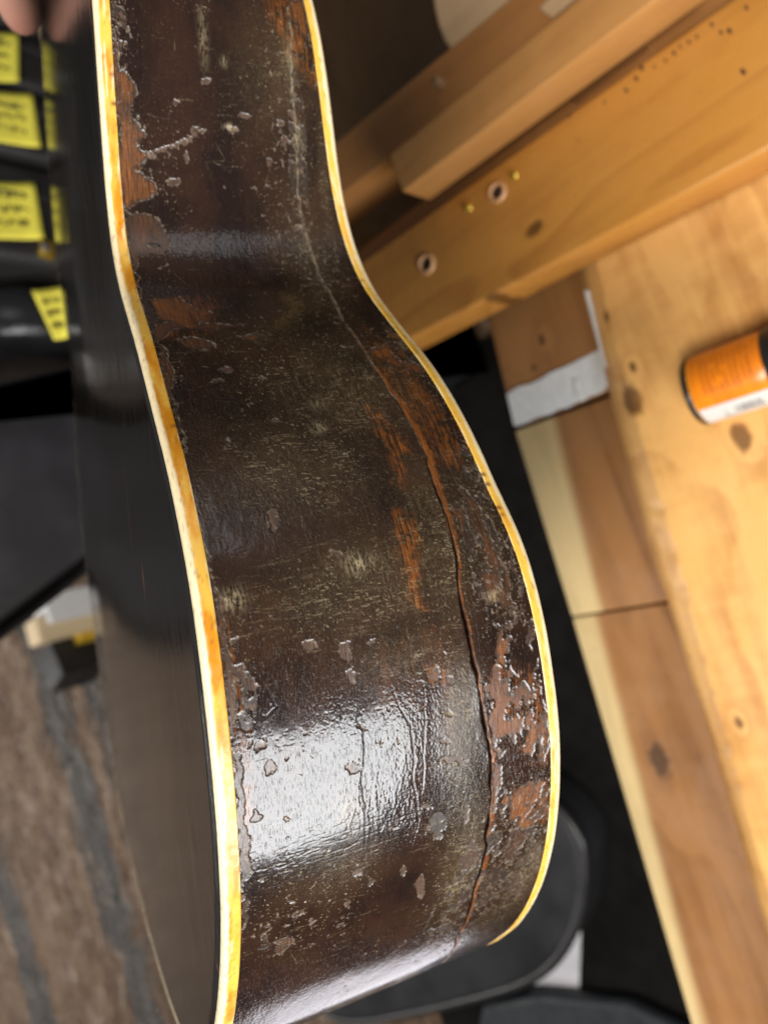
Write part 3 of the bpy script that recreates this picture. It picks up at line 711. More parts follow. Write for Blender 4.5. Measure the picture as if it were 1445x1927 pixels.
# ------------------------------------------------------------------ the workbench
ZB = CAMZ - .64
def A2(p, z): 
    q = at(p, 2, z); return (q[0], q[1], z)
def lerp2(a, b, t): return tuple(a[i] + (b[i] - a[i]) * t for i in range(len(a)))
BEAM_LOC = A2((1100, 350), ZB + .05)
M_PINE = wood('pine_top', (.68, .375, .120), (.38, .155, .036), axis=0, freq=26, knots=[(.112, .158, .011), (.138, .147, .0035), (.047, .083, .009), (-.179, .163, .004), (.19, .155, .0035)], rough=.36, grain=.35, streak=.25, long_scale=.3, mottle=1.2, knot_warp=.18, figure=1.1)
M_BROWN = wood('brown_board', (.27, .125, .042), (.14, .055, .016), axis=0, freq=22, rough=.42, grain=.40, sap=(.083, .262, .008, (.52, .385, .185)), knots=[(-.214, .258, .012)], long_scale=.1, knot_warp=.3)
M_BROWN2 = wood('block_board', (.33, .155, .050), (.21, .087, .025), axis=0, freq=26, rough=.45, grain=.4, knots=[(.207, .233, .004), (.185, .25, .003)], knot_warp=.2)
M_BEAM = wood('beam_pine', (.46, .200, .036), (.29, .105, .018), axis=1, freq=24, rough=.34, grain=.40, streak=.25, knots=[(.276 - BEAM_LOC[0], .268 - BEAM_LOC[1], .0065), (.240 - BEAM_LOC[0], .330 - BEAM_LOC[1], .007)], long_scale=.15, knot_warp=.3)
M_BOARD = wood('board_pine', (.42, .20, .058), (.29, .12, .030), axis=1, freq=20, rough=.42, grain=.2, streak=.25, long_scale=.1)
M_BOARD2 = wood('board_cherry', (.38, .165, .046), (.27, .100, .024), axis=1, freq=20, rough=.42, grain=.2, streak=.25, long_scale=.1)
M_PALE = wood('pale_block', (.54, .36, .20), (.40, .24, .12), axis=1, freq=30, rough=.5, grain=.35)

bench = empty('workbench', (0.0, 0.1, 0), 'wooden workbench of worn planks, right of the guitar', 'workbench')
# front plank: its far edge is a worn, chipped arris
e_top = [(1132, 560), (1150, 640), (1195, 800), (1255, 1000), (1330, 1280), (1400, 1530), (1500, 1890), (1560, 2110)]
e_low = [(1100, 540), (1122, 640), (1163, 800), (1216, 1000), (1302, 1280), (1378, 1530), (1482, 1890), (1545, 2110)]
def dense(pl, n):
    pl = np.array(pl, float); d = np.r_[0, np.cumsum(np.linalg.norm(np.diff(pl, axis=0), axis=1))]
    u = np.linspace(0, d[-1], n); return np.c_[np.interp(u, d, pl[:, 0]), np.interp(u, d, pl[:, 1])]
n_ = 170
et, el = dense(e_top, n_), dense(e_low, n_)
far = np.array([A2(p, ZB) for p in et]); low = np.array([A2(p, ZB - .013) for p in el])
k_ = np.linspace(0, 60, n_)
chip = np.clip(fbm(k_ * 1.6, k_ * 0, 201, 4) - .58, 0, 1) * .014
far[:, 1] -= chip; far[:, 2] += 0
x_ext = np.array([.55, .45]); 
# run on under the beam
pre_t = np.array([far[0] + (far[0] - far[30]) * f for f in (2.2, 1.1)]); pre_l = np.array([low[0] + (low[0] - low[30]) * f for f in (2.2, 1.1)])
far = np.vstack([pre_t, far]); low = np.vstack([pre_l, low])
rows = []
for f_, l_ in zip(far, low):
    x = f_[0]
    r_ = [(x, -.06, ZB - .042), (x, -.06, ZB - .001), (x, -.055, ZB)]
    for g in np.linspace(0, 1, 24)[1:]:
        r_.append((x, -.055 + (f_[1] - .004 + .055) * g, ZB))
    r_ += [(x, f_[1] - .0015, ZB - .0003), (x, f_[1], ZB - .0012), tuple(l_ * .5 + f_ * .5), (l_[0], l_[1], l_[2]), (l_[0], l_[1] + .0005, ZB - .0255), (l_[0], -.06, ZB - .042)]
    rows.append(r_)
Pp = np.array(rows)
wav = (fbm(Pp[..., 0] * 18, Pp[..., 1] * 60, 205, 4) - .5) * .0016
Pp[:, 3:-4, 2] += wav[:, 3:-4] * (Pp[:, 3:-4, 2] > ZB - .01)
me = grid_mesh('plank', Pp, flip=False)
pl = link('plank', me, M_PINE, bench); pl['label'] = 'bright yellow pine plank with a chipped far edge'
# make sure the top faces up
if max(me.polygons, key=lambda p: p.area).normal.z < 0: me.flip_normals()
flat_shade(pl, 65)
ZR = ZB - .026
def row_board(name, a, b, label, mat, z=ZR):
    """a, b: pixel pairs (outer edge, inner edge) at the two ends"""
    o0, i0 = A2(a[0], z), A2(a[1], z); o1, i1 = A2(b[0], z), A2(b[1], z)
    t = [o0, i0, i1, o1]
    me = prism(name, t, z - .03, .0022, 3)
    o = flat_shade(link(name, me, mat, bench)); o['label'] = label; return o
row_board('plank', [(905, 545), (1210, 430)], [(966.5, 803), (1215, 711)], 'short brown plank with a strip of white paint', M_BROWN2, ZR + .0015)
row_board('plank', [(968.5, 811), (1215, 722)], [(1075, 1160), (1330, 1120)], 'brown plank with pale sapwood edge, between two joints', M_BROWN)
row_board('plank', [(1076, 1163.5), (1330, 1124)], [(1345, 2080), (1640, 2030)], 'long brown plank with pale sapwood edge and a knot', M_BROWN)
# white paint lying on the short plank
wp = [(954, 742), (975, 728), (1000, 722), (1022, 711), (1034, 702), (1060, 692), (1088, 678), (1110, 667), (1128, 658), (1148, 645), (1160, 700), (1138, 735), (1125, 742), (1112, 745), (1098, 754), (1085, 757), (1068, 768), (1052, 770), (1035, 780), (1012, 785), (990, 796), (968, 802)]
M_WPAINT = plain('white_paint', (.66, .67, .66), .45, var=.06, scale=90, bump=.3)
bm = bmesh.new(); vs_ = [bm.verts.new(A2(p, ZR + .0020)) for p in wp]; f = bm.faces.new(vs_)
r_ = bmesh.ops.extrude_face_region(bm, geom=[f]); bmesh.ops.translate(bm, vec=(0, 0, .0009), verts=[v for v in r_['geom'] if isinstance(v, bmesh.types.BMVert)])
bmesh.ops.recalc_face_normals(bm, faces=bm.faces)
flat_shade(link('paint_patch', from_bm('paint_patch', bm), M_WPAINT, bench))
bm = bmesh.new(); dr = [(1078, 712), (1090, 716), (1100, 735), (1104, 750), (1096, 757), (1086, 745)]
vs_ = [bm.verts.new(A2(p, ZR + .0031)) for p in dr]; f = bm.faces.new(vs_); r_ = bmesh.ops.extrude_face_region(bm, geom=[f]); bmesh.ops.translate(bm, vec=(0, 0, .0016), verts=[v for v in r_['geom'] if isinstance(v, bmesh.types.BMVert)])
bmesh.ops.recalc_face_normals(bm, faces=bm.faces); bmesh.ops.bevel(bm, geom=bm.edges[:], offset=.001, segments=2, affect='EDGES')
flat_shade(link('paint_drip', from_bm('paint_drip', bm), M_WPAINT, bench))
# white paint along the upper part of the arris
strip_t = dense([(1098, 545), (1112, 600), (1128, 660), (1137, 690)], 24); w_ = np.interp(np.linspace(0, 1, 24), [0, .3, 1], [10, 9, 3])
Ps = np.array([[tuple(np.array(A2((p[0] + dx, p[1]), ZB - .012 + .0022)) ) for dx in np.array([0, .3, .7, 1]) * w] for p, w in zip(strip_t, w_)])
o = link('paint_streak', grid_mesh('paint_streak', Ps), M_WPAINT, bench)
md = o.modifiers.new('thickness', 'SOLIDIFY'); md.thickness = .0012
# legs and rear rail carry the top
for (x, y) in [(.46, .02), (-.62, .02), (.46, .30), (-.62, .30)]:
    box('leg', (x, y, (ZB - .06) / 2), (.08, .08, ZB - .06), Matrix.Identity(3), M_BROWN2, bench, .004)
box('rail', (-.08, .32, ZB - .085), (1.0, .03, .05), Matrix.Identity(3), M_BROWN2, bench, .003)

# ------------------------------------------------------------------ timber lying across the bench
ZT = ZB + .05
def timber(name, pts, ztop, zbot, mat, label, cat='board', group='timber lying across the bench', bevel=.003, cuts=0):
    t = [A2(p, ztop) for p in pts]
    c_ = np.mean(np.array(t), axis=0)
    o = empty(name, (c_[0], c_[1], zbot), label, cat, group) if False else None
    me = prism(name, t, zbot, bevel, 3)
    ob = flat_shade(link(name, me, mat, None)); tag(ob, label, cat, group); return ob
def quad_along(p0, p1, q0, q1): return [p0, p1, q1, q0]
# big beam (thing with parts)
beam = empty('beam', A2((1100, 350), ZT), 'thick pine beam with round bored holes, nearest timber across the bench', 'beam', 'timber lying across the bench')
tb = [A2((560, 577), ZT), A2((1470, -70), ZT), A2((1640, 178), ZT), A2((690, 682), ZT)]
me = prism('timber', tb, ZB + .0015, .004, 4)
flat_shade(link('timber', me, M_BEAM, beam))
M_HOLE = plain('dark_hole', (.03, .012, .006), .8, bump=.0)
M_BRASS = plain('brass', (.75, .50, .08), .32, metal=.85, var=.1, bump=.05)
M_PLUG = plain('end_grain', (.58, .31, .14), .5, var=.15, scale=300)
def bored(p, r):
    c_ = Vector(A2(p, ZT)); n = 22; P = np.zeros((n, 7, 3))
    for i in range(n):
        w = 6.2832 * i / n; dx, dy = math.cos(w), math.sin(w)
        for k, (rr, z) in enumerate([(1.25, -.0006), (1.16, .0010), (1.02, .0024), (.90, .0026), (.80, .0016), (.74, .0004), (.70, .0004)]):
            P[i, k] = (c_.x + dx * r * rr, c_.y + dy * r * rr, c_.z + z)
    o = link('hole_rim', grid_mesh('hole_rim', P, True), M_PLUG, beam)
    bm = bmesh.new(); bmesh.ops.create_circle(bm, cap_ends=True, segments=20, radius=r * .72); bmesh.ops.translate(bm, vec=c_ + Vector((0, 0, .0006)), verts=bm.verts)
    link('hole', from_bm('hole', bm), M_HOLE, o)
bored((936, 362), .0078); bored((803, 497), .0086)
def screw(p, r):
    c_ = Vector(A2(p, ZT)); bm = bmesh.new(); bmesh.ops.create_uvsphere(bm, u_segments=16, v_segments=10, radius=r)
    bmesh.ops.scale(bm, vec=(1, 1, .55), verts=bm.verts); bmesh.ops.translate(bm, vec=c_ + Vector((0, 0, .0005)), verts=bm.verts)
    o = link('screw', from_bm('screw', bm), M_BRASS, beam)
    box('slot', (c_.x, c_.y, c_.z + r * .55), (r * 1.5, r * .25, .0008), Matrix.Rotation(.6, 3, 'Z'), M_HOLE, o, 0)
screw((881, 390), .0046); screw((967, 329), .0046)
bm = bmesh.new()
for (x, y, r) in [(1071, 218, 1.6), (1138, 193, 1.4), (1178, 170, 2.0), (1197, 148, 2.2), (1207, 128, 2.4), (1231, 126, 1.4), (1252, 114, 1.5), (1268, 100, 1.9), (1279, 88, 1.4), (1296, 79, 1.6), (1311, 69, 1.4), (1339, 46, 1.8), (1356, 61, 1.8), (1372, 58, 2.4), (1404, 15, 1.8), (1398, 135, 2.6)]:
    c_ = Vector(A2((x, y), ZT)) + Vector((0, 0, .0004))
    a0 = random.random() * 3; vv_ = [bm.verts.new(c_ + Vector((math.cos(6.28 * i / 7) * r * .0011, math.sin(6.28 * i / 7 + .3) * r * .0006, 0))) for i in range(7)]
    try: bm.faces.new(vv_)
    except Exception: pass
bmesh.ops.recalc_face_normals(bm, faces=bm.faces)
o = link('nail_hole', from_bm('nail_hole', bm), M_HOLE, beam); o['kind'] = 'stuff'
# lower board between the beam and the upper boards
timber('board', [(640, 620), (1500, -40), (1440, -130), (560, 560)], ZB + .012, ZB + .001, M_BOARD2, 'thin board in the gap beside the thick beam')
# board 2 (short end visible), board 1 behind it
timber('board', [(731, 292), (757, 362), (1300, -52), (1190, -90)], ZB + .095, ZB + .055, M_BOARD, 'board with its square sawn end showing, between two others', bevel=.0025)
timber('board', [(500, 375), (560, 430), (1090, 30), (1010, -46)], ZB + .060, ZB + .0015, M_BOARD2, 'long board farthest behind the beam, with a small peg')
b1 = timber('offcut', [(1011, 14), (1035, 34), (1150, -60), (1120, -90)], ZB + .066, ZB + .0605, M_PALE, 'pale offcut lying on the rearmost board, top edge of the photo', 'offcut')
pg = A2((832, 160), ZB + .060)
tube('peg', [(pg[0], pg[1], pg[2] - .004), (pg[0], pg[1], pg[2] + .010), (pg[0], pg[1], pg[2] + .0125)], [.0048, .0046, .0030], M_PALE, None, 12)
tag(bpy.data.objects['peg'], 'small wooden peg standing in the rearmost board', 'peg')
# support block so the higher board rests on something
timber('block', [(1000, 130), (1040, 170), (1180, 60), (1130, 10)], ZB + .0545, ZB + .0015, M_BROWN2, 'wooden block under the square-ended board', 'block')
# pale rounded block behind
rb = [(812, -10), (815, 18), (822, 48), (834, 78), (848, 96), (870, 88), (960, 20), (1000, -30), (980, -80), (840, -80)]
me = prism('round_block', [A2(p, ZB + .045) for p in rb], ZB + .001, .006, 4); o = flat_shade(link('round_block', me, M_PALE)); tag(o, 'pale block with rounded end behind the boards', 'block')

# ------------------------------------------------------------------ orange can lying on the plank
can_r = .0275
pb = at((1306, 738), 2, ZB + can_r); pc_ = at((1445, 690), 2, ZB + can_r)
cdir = Vector((pc_ - pb)).normalized()
can = empty('spray_can', (pb[0], pb[1], ZB), 'orange can lying on the pine plank, white stripe with a barcode', 'can')
cdir.z = 0; cdir.normalize(); cside = Vector((0, 0, 1)).cross(cdir).normalized()
def can_ring(profile, n=64):
    P = np.zeros((len(profile), n + 1, 3)); AN = np.zeros((len(profile), n + 1)); LN = np.zeros((len(profile), n + 1))
    for i, (l, r) in enumerate(profile):
        for k in range(n + 1):
            w = 2 * math.pi * k / n
            v = Vector(pb) + cdir * l + (cside * math.cos(w) + Vector((0, 0, 1)) * math.sin(w)) * r
            P[i, k] = v; AN[i, k] = math.degrees(w); LN[i, k] = l
    return P, AN, LN
prof = [(.0015, 0.001), (.0015, .018), (.0005, .0215), (0, .0235), (.0006, .0255), (.002, can_r - .0006), (.004, can_r), (.02, can_r), (.05, can_r), (.0585, can_r), (.0597, can_r - .0004)]
P, AN, LN = can_ring(prof)
n = NT('can_label'); vz = n.n('Attribute', attribute_name='lab').outputs['Vector']; sp = n.n('SeparateXYZ'); n.set(sp.inputs[0], vz)
ang, ln = sp.outputs[0], sp.outputs[1]
col = n.mix(n.rng(n.noise(n.coord(vec=vz, scale=(.03, .3, 1)), .35, 3, .5), .40, .65), (.74, .205, .008), (.62, .165, .008))
col = n.mix(n.rng(ln, 3, 9, 1, 0), col, (.72, .30, .01))
M_CAN = n.out(color=col, rough=.28, spec=.5)
me = grid_mesh('body', P); a = me.attributes.new('lab', 'FLOAT_VECTOR', 'POINT'); a.data.foreach_set('vector', np.stack([AN, LN * 1000, 0 * AN], -1).astype(np.float32).reshape(-1))
body = link('body', me, M_CAN, can)
M_WHITE = plain('label_white', (.50, .49, .465), .35, var=.03, bump=0)
M_INK = plain('label_ink', (.10, .10, .10), .5, var=.05, bump=0)
M_BLACK = plain('black_plastic', (.012, .011, .010), .35, var=.2, bump=.05)
def on_can(a0, a1, l0, l1, lift, name, mat, parent, na=8):
    P = np.zeros((2, na + 1, 3))
    for i, l in enumerate((l0, l1)):
        for k in range(na + 1):
            w = math.radians(a0 + (a1 - a0) * k / na); P[i, k] = Vector(pb) + cdir * l + (cside * math.cos(w) + Vector((0, 0, 1)) * math.sin(w)) * (can_r + lift)
    return P
# the side of the can facing the viewer, low down
SA0, SA1 = None, None
view = (Vector(CAM) - Vector(pb)).normalized(); sgn = 1 if view.dot(cside) > 0 else -1
side_w = 0.0 if sgn > 0 else 180.0
# which side is lower in the photograph (towards image bottom = -X)
imgdown = Vector((-1, 0, 0)); sgn2 = 1 if imgdown.dot(cside) > 0 else -1
base_a = 0.0 if sgn2 > 0 else 180.0; stp = 1 if sgn2 > 0 else -1
a_lo, a_hi = base_a - stp * 8, base_a + stp * 50
P = on_can(a_lo, a_hi, .0062, .0585, .00025, 's', None, None, 14)
stripe = link('label_stripe', grid_mesh('label_stripe', P), M_WHITE, body)
Vb, Fb = [], []
def patch(a0, a1, l0, l1):
    P = on_can(a0, a1, l0, l1, .0004, '', None, None, 3); b = len(Vb); Vb.extend(P.reshape(-1, 3).tolist()); m = P.shape[1]
    for k in range(m - 1): Fb.append((b + k, b + m + k, b + m + k + 1, b + k + 1))
l = .030
while l < .050:
    w = random.choice([.0006, .0006, .0011, .0016]); patch(base_a + stp * 16, base_a + stp * 38, l, l + w); l += w + random.choice([.0006, .0009, .0013])
me = bpy.data.meshes.new('barcode'); me.from_pydata(Vb, [], Fb); link('barcode', me, M_INK, stripe)
Vb, Fb = [], []
def cpt(a, l, lift=.0004):
    w = math.radians(base_a + stp * a); return list(Vector(pb) + cdir * l + (cside * math.cos(w) + Vector((0, 0, 1)) * math.sin(w)) * (can_r + lift))
def bar(p, q, w):
    (a0, l0), (a1, l1) = p, q; k = 1000 * can_r * math.pi / 180      # mm per degree
    dx, dy = (a1 - a0) * k, (l1 - l0) * 1000; d = math.hypot(dx, dy) + 1e-9; ox, oy = -dy / d * w / 2 / k, dx / d * w / 2 / 1000
    b = len(Vb); Vb.extend([cpt(a0 + ox, l0 + oy), cpt(a1 + ox, l1 + oy), cpt(a1 - ox, l1 - oy), cpt(a0 - ox, l0 - oy)]); Fb.append((b, b + 1, b + 2, b + 3))
tri = [(14, .0185), (14, .0275), (37, .023)]
for i in range(3): bar(tri[i], tri[(i + 1) % 3], .8)
bar((21, .023), (30, .023), 1.1); bar((17, .023), (19, .023), 1.1)
me = bpy.data.meshes.new('warning_triangle'); me.from_pydata(Vb, [], Fb); link('warning_triangle', me, M_INK, stripe)
# small print: rows of tiny dark dashes round the orange part
Vb, Fb = [], []
for row in np.arange(.016, .052, .0042):
    a = 72
    while a < 130:
        w = random.uniform(1.5, 6); 
        if random.random() < .8: patch(base_a + stp * a, base_a + stp * (a + w), row, row + .0016)
        a += w + 1.6
me = bpy.data.meshes.new('small_print'); me.from_pydata(Vb, [], Fb)
link('small_print', me, plain('brown_ink', (.34, .085, .01), .4, bump=0), body)
P, _, _ = can_ring([(.0590, can_r - .0012), (.0595, can_r + .0004), (.0610, can_r + .0011), (.090, can_r + .0011), (.128, can_r + .0006), (.1305, can_r - .002), (.131, .010), (.131, .0005)])
link('cap', grid_mesh('cap', P), M_BLACK, can)
P, _, _ = can_ring([(.0002, .0228), (-.0006, .0240), (-.0002, .0258), (.0018, can_r + .0004), (.0050, can_r + .0005), (.0054, can_r - .0002)])
link('base_rim', grid_mesh('base_rim', P), M_BLACK, can)

# ------------------------------------------------------------------ floor
FL = 0.0
n = NT('floor_board'); tc = n.n('TexCoord').outputs['Object']; v = n.coord(vec=tc, scale=(1.0, 1.9, 1), rot=(0, 0, -.185))
b1_ = n.noise(v, 1.5, 5, .62); b2_ = n.noise(v, 6.5, 6, .68, .6); b3_ = n.noise(v, 17, 4, .6, .4)
c = n.mix(n.rng(b1_, .35, .65), (.105, .054, .022), (.22, .135, .075)); c = n.mix(n.rng(b2_, .50, .68), c, (.40, .31, .24)); c = n.mix(n.rng(b2_, .44, .30), c, (.045, .030, .020))
sp = n.n('SeparateXYZ'); n.set(sp.inputs[0], tc); wv = n.math('ADD', n.math('MULTIPLY', sp.outputs[0], -.184), n.math('MULTIPLY', sp.outputs[1], .983))
wv = n.math('ADD', wv, n.math('ADD', n.math('MULTIPLY', n.math('SUBTRACT', n.noise(v, 1.6, 4, .65), .5), .75), n.math('MULTIPLY', n.math('SUBTRACT', b2_, .5), .5)))
g_ = None
for w0_, w1_ in ((3.30, 3.46), (3.74, 4.06), (5.2, 5.6), (6.9, 7.4)):
    m_ = n.math('MULTIPLY', n.rng(wv, w0_ - .05, w0_ + .06), n.rng(wv, w1_ - .06, w1_ + .05, 1, 0)); g_ = m_ if g_ is None else n.math('MAXIMUM', g_, m_)
c = n.mix(n.math('MULTIPLY', g_, .9), c, n.mix(n.rng(b2_, .42, .66), (.040, .038, .036), (.12, .115, .11)))
h = n.math('ADD', b2_, n.math('MULTIPLY', b3_, .6))
M_FLOOR = n.out(color=c, rough=n.rng(b3_, .4, .62, .42, .12), normal=n.bump(h, 1.0, .06))
bm = bmesh.new(); bmesh.ops.create_grid(bm, x_segments=2, y_segments=2, size=16); bmesh.ops.translate(bm, vec=(0, 8, -.031), verts=bm.verts)
fl = link('floor', from_bm('floor', bm), plain('subfloor', (.02, .016, .012), .8)); fl['kind'] = 'structure'
fa = math.atan2(.184, .983); fd = Vector((math.cos(fa), math.sin(fa), 0)); fn = Vector((-math.sin(fa), math.cos(fa), 0))
wpos = [-.8, -.45, -.1, .25, .6, .95, 1.3, 1.7, 2.1, 2.5, 2.9, 3.3, 3.7, 4.1, 4.6, 5.1, 5.55, 6.0, 6.5, 7.0, 7.6, 8.3, 9.2, 10.2, 11.4, 12.8, 14.5]
for i in range(len(wpos) - 1):
    w0, w1 = wpos[i] + .006, wpos[i + 1] - .006
    c_ = fn * (w0 + w1) / 2 + fd * .3
    bm = bmesh.new(); bmesh.ops.create_cube(bm, size=1); bmesh.ops.scale(bm, vec=(12.0, w1 - w0, .03), verts=bm.verts); bmesh.ops.bevel(bm, geom=bm.edges[:], offset=.004, segments=1, affect='EDGES')
    bmesh.ops.transform(bm, matrix=Matrix.Translation(c_ + Vector((0, 0, -.015))) @ Matrix.Rotation(fa, 4, 'Z'), verts=bm.verts)
    flat_shade(link('floor_board', from_bm('floor_board', bm), M_FLOOR, fl))
# near-black sheet added on the floor to paint the shade behind the bench
M_SHADE = plain('shade_black', (.005, .0042, .0035), .9, var=.2, scale=30, bump=.2, spec=.15)
me = prism('floor_shade_sheet', [(-2.4, .40, .010), (.55, .40, .010), (.55, 1.75, .010), (-2.4, 1.75, .010)], .001, .003, 2); tag(link('floor_shade_sheet', me, M_SHADE), 'flat black sheet added on the floor as shade behind the bench', 'shade sheet')

# ------------------------------------------------------------------ black cases
def case_mat(name, col, rough, spec=.5):
    n = NT(name); v = n.coord(); t = n.noise(v, 900, 2); s2 = n.noise(v, 9, 4)
    return n.out(color=n.mix(n.rng(s2, .35, .65), col, tuple(x * 1.5 for x in col)), rough=n.rng(s2, .3, .7, rough * .85, rough * 1.15), spec=spec, normal=n.bump(n.math('ADD', n.math('MULTIPLY', t, .6), n.noise(v, 240, 3)), .35, .0008))
M_TOLEX = case_mat('black_tolex', (.013, .012, .012), .42)
M_CASEG = case_mat('satin_case', (.019, .019, .022), .42)
M_GLOSS = case_mat('gloss_case', (.010, .010, .011), .16)
M_TRIM = plain('case_trim', (.016, .015, .015), .4, bump=.05)
M_NOTE = plain('yellow_note', (.80, .71, .085), .6, var=.06, scale=12, bump=.05)
M_PEN = plain('pen', (.30, .27, .06), .6, bump=0)
YC = .95
def upright_case(x0, x1, ztop, label, mat, lean=0., y0=YC, depth=.38):
    """case standing on the floor; narrow side faces the viewer, x0..x1 wide"""
    root = empty('guitar_case', ((x0 + x1) / 2, y0 + depth / 2, 0.0), label, 'guitar case', 'cases standing in a row')
    cx_ = (x0 + x1) / 2; wx_ = (x1 - x0) - .006
    for nm, yy0, yy1 in (('shell', y0, y0 + depth),):
        bm = bmesh.new(); bmesh.ops.create_cube(bm, size=1); bmesh.ops.scale(bm, vec=(wx_, yy1 - yy0, ztop), verts=bm.verts)
        bmesh.ops.translate(bm, vec=(cx_, (yy0 + yy1) / 2, ztop / 2), verts=bm.verts)
        bmesh.ops.bevel(bm, geom=bm.edges[:], offset=.022, segments=5, profile=.5, affect='EDGES')
        flat_shade(link(nm, from_bm(nm, bm), mat, root), 40)
    # lid seam band round the front and the feet
    xs = cx_ + wx_ * .14
    tube('lid_trim', [(xs, y0 - .0005, .05), (xs, y0 - .0005, ztop - .03), (xs, y0 + .03, ztop - .001), (xs, y0 + depth - .03, ztop - .001)], .0042, M_TRIM, root, 8)
    box('foot', (cx_, y0 + .05, .006), (wx_ * .6, .05, .012), Matrix.Identity(3), M_TRIM, root, .002)
    box('foot', (cx_, y0 + depth - .05, .006), (wx_ * .6, .05, .012), Matrix.Identity(3), M_TRIM, root, .002)
    return root
upright_case(1.040, 1.165, 1.16, 'black upright case farthest from the leaning lid, mostly behind the hand', M_TOLEX)
upright_case(.925, 1.035, 1.17, 'black upright case bearing the topmost yellow note', M_TOLEX)
upright_case(.796, .920, 1.16, 'black upright case bearing the second yellow note from the top', M_TOLEX)
cC = upright_case(.615, .788, 1.19, 'wide black upright case with a brass latch', M_TOLEX)
lp = at((88, 470), 1, YC - .004)
lt = box('latch', lp, (.030, .010, .022), Matrix.Rotation(.25, 3, 'Y'), M_BRASS, cC, .003)
box('latch_hook', (lp[0], lp[1] - .006, lp[2] + .004), (.012, .006, .012), Matrix.Identity(3), plain('steel', (.6, .6, .6), .3, metal=.9, bump=0), lt, .002)
# glossy round-shouldered case
gl = empty('guitar_case', (.54, YC + .16, 0), 'glossy black round-shouldered case beside the brass-latched one', 'guitar case', 'cases standing in a row')
Pg = []
for z, r in [(0.01, .05), (.012, .066), (.2, .068), (.5, .064), (.85, .061), (1.0, .062), (1.08, .060), (1.14, .050), (1.175, .032), (1.185, .004)]:
    Pg.append([(.549 + r * 1.02 * math.copysign(abs(math.cos(w)) ** .7, math.cos(w)), YC + .15 + (.145 * r / .062) * math.copysign(abs(math.sin(w)) ** .7, math.sin(w)), z) for w in np.linspace(0, 2 * math.pi, 49)])
link('shell', grid_mesh('shell', np.array(Pg)), M_GLOSS, gl)
tube('lid_trim', [(.549, YC + .005, .10), (.549, YC + .006, .6), (.549, YC + .009, 1.05)], .004, M_TRIM, gl, 8)
# leaning flat case with a beaded rim
ln_ = empty('guitar_case', (.30, YC + .06, 0), 'large satin black case with flat face and beaded edge, leaning', 'guitar case', 'cases standing in a row')
c0, c1 = at((167, 1062), 1, YC - .03), at((-60, 1236), 1, YC - .03); dr_ = (c1 - c0); lo = c0 - dr_ * (c0[2] - .03) / dr_[2]; hi = c0 + dr_ * 1.9
ov = [(lo[0], lo[2]), (hi[0], hi[2]), (hi[0] + .34, hi[2] + .02), (.485, .9), (.475, .03)]
bm = bmesh.new(); fr_ = [bm.verts.new((x, YC - .03, z)) for x, z in ov]; bk = [bm.verts.new((x, YC + .09, z)) for x, z in ov]
bm.faces.new(fr_); bm.faces.new(bk[::-1])
for i in range(5): bm.faces.new((fr_[i], bk[i], bk[(i + 1) % 5], fr_[(i + 1) % 5]))
bmesh.ops.recalc_face_normals(bm, faces=bm.faces); bmesh.ops.bevel(bm, geom=[e for e in bm.edges], offset=.012, segments=4, affect='EDGES')
flat_shade(link('shell', from_bm('shell', bm), M_CASEG, ln_), 40)
tube('edge_bead', [(x, YC - .034, z) for x, z in (ov[0], ov[1], ov[2])], .0085, M_TRIM, ln_, 10)
# sticky notes
def note(corners, label, name='sticky_note', y=None, lines=3, seed=0):
    rs = np.random.default_rng(seed); yy = (YC - .0035) if y is None else y
    c_ = [at(p, 1, yy) for p in corners]; m = 9; P = np.zeros((m, m, 3))
    for i in range(m):
        for j in range(m):
            a, b = i / (m - 1), j / (m - 1)
            P[i, j] = (c_[0] * (1 - b) + c_[1] * b) * (1 - a) + (c_[3] * (1 - b) + c_[2] * b) * a; P[i, j, 1] -= .006 * (max(0, b - .55) ** 2) * 3
    root = empty(name, c_[0], label, 'sticky note', 'yellow notes on the cases')
    o = link('sheet', grid_mesh('sheet', P), M_NOTE, root); md = o.modifiers.new('thickness', 'SOLIDIFY'); md.thickness = .0004; md.offset = 0
    V_, F_ = [], []
    for l in range(lines):
        a = .24 + l * .24; b = .18
        while b < .78:
            s_ = rs.uniform(.03, .07); pts = [(a + rs.uniform(-.07, .07), b + s_ * k / 3) for k in range(4)]
            for (a0, b0), (a1, b1) in zip(pts[:-1], pts[1:]):
                q0 = np.array([(c_[0] * (1 - b0) + c_[1] * b0) * (1 - a0) + (c_[3] * (1 - b0) + c_[2] * b0) * a0, (c_[0] * (1 - b1) + c_[1] * b1) * (1 - a1) + (c_[3] * (1 - b1) + c_[2] * b1) * a1])
                d = q0[1] - q0[0]; nn = np.array([-d[2], 0, d[0]]); nn = nn / (np.linalg.norm(nn) + 1e-9) * .0011
                k = len(V_); V_.extend([(q0[0] + nn).tolist(), (q0[0] - nn).tolist(), (q0[1] - nn).tolist(), (q0[1] + nn).tolist()]); F_.append((k, k + 1, k + 2, k + 3))
            b += s_ + rs.choice([.0, .0, .05])
    V_ = [(x, y_ - .0012 - .006 * 3 * .06, z) for x, y_, z in V_]
    me = bpy.data.meshes.new('handwriting'); me.from_pydata(V_, [], F_); link('handwriting', me, M_PEN, o)
note([(-62, 58), (34, 64), (35, 157), (-62, 148)], 'yellow sticky note nearest the hand, on a black case', seed=1)
note([(-30, 170), (60, 178), (76, 280), (-30, 262)], 'yellow sticky note with handwriting, second from the top', seed=2)
note([(-26, 342), (64, 345), (82, 452), (-26, 449)], 'yellow sticky note just above the brass latch', seed=3)
note([(60, 547), (119, 540), (127, 637), (103, 640)], 'tilted yellow sticky note on the glossy case', y=YC - .002, seed=4)
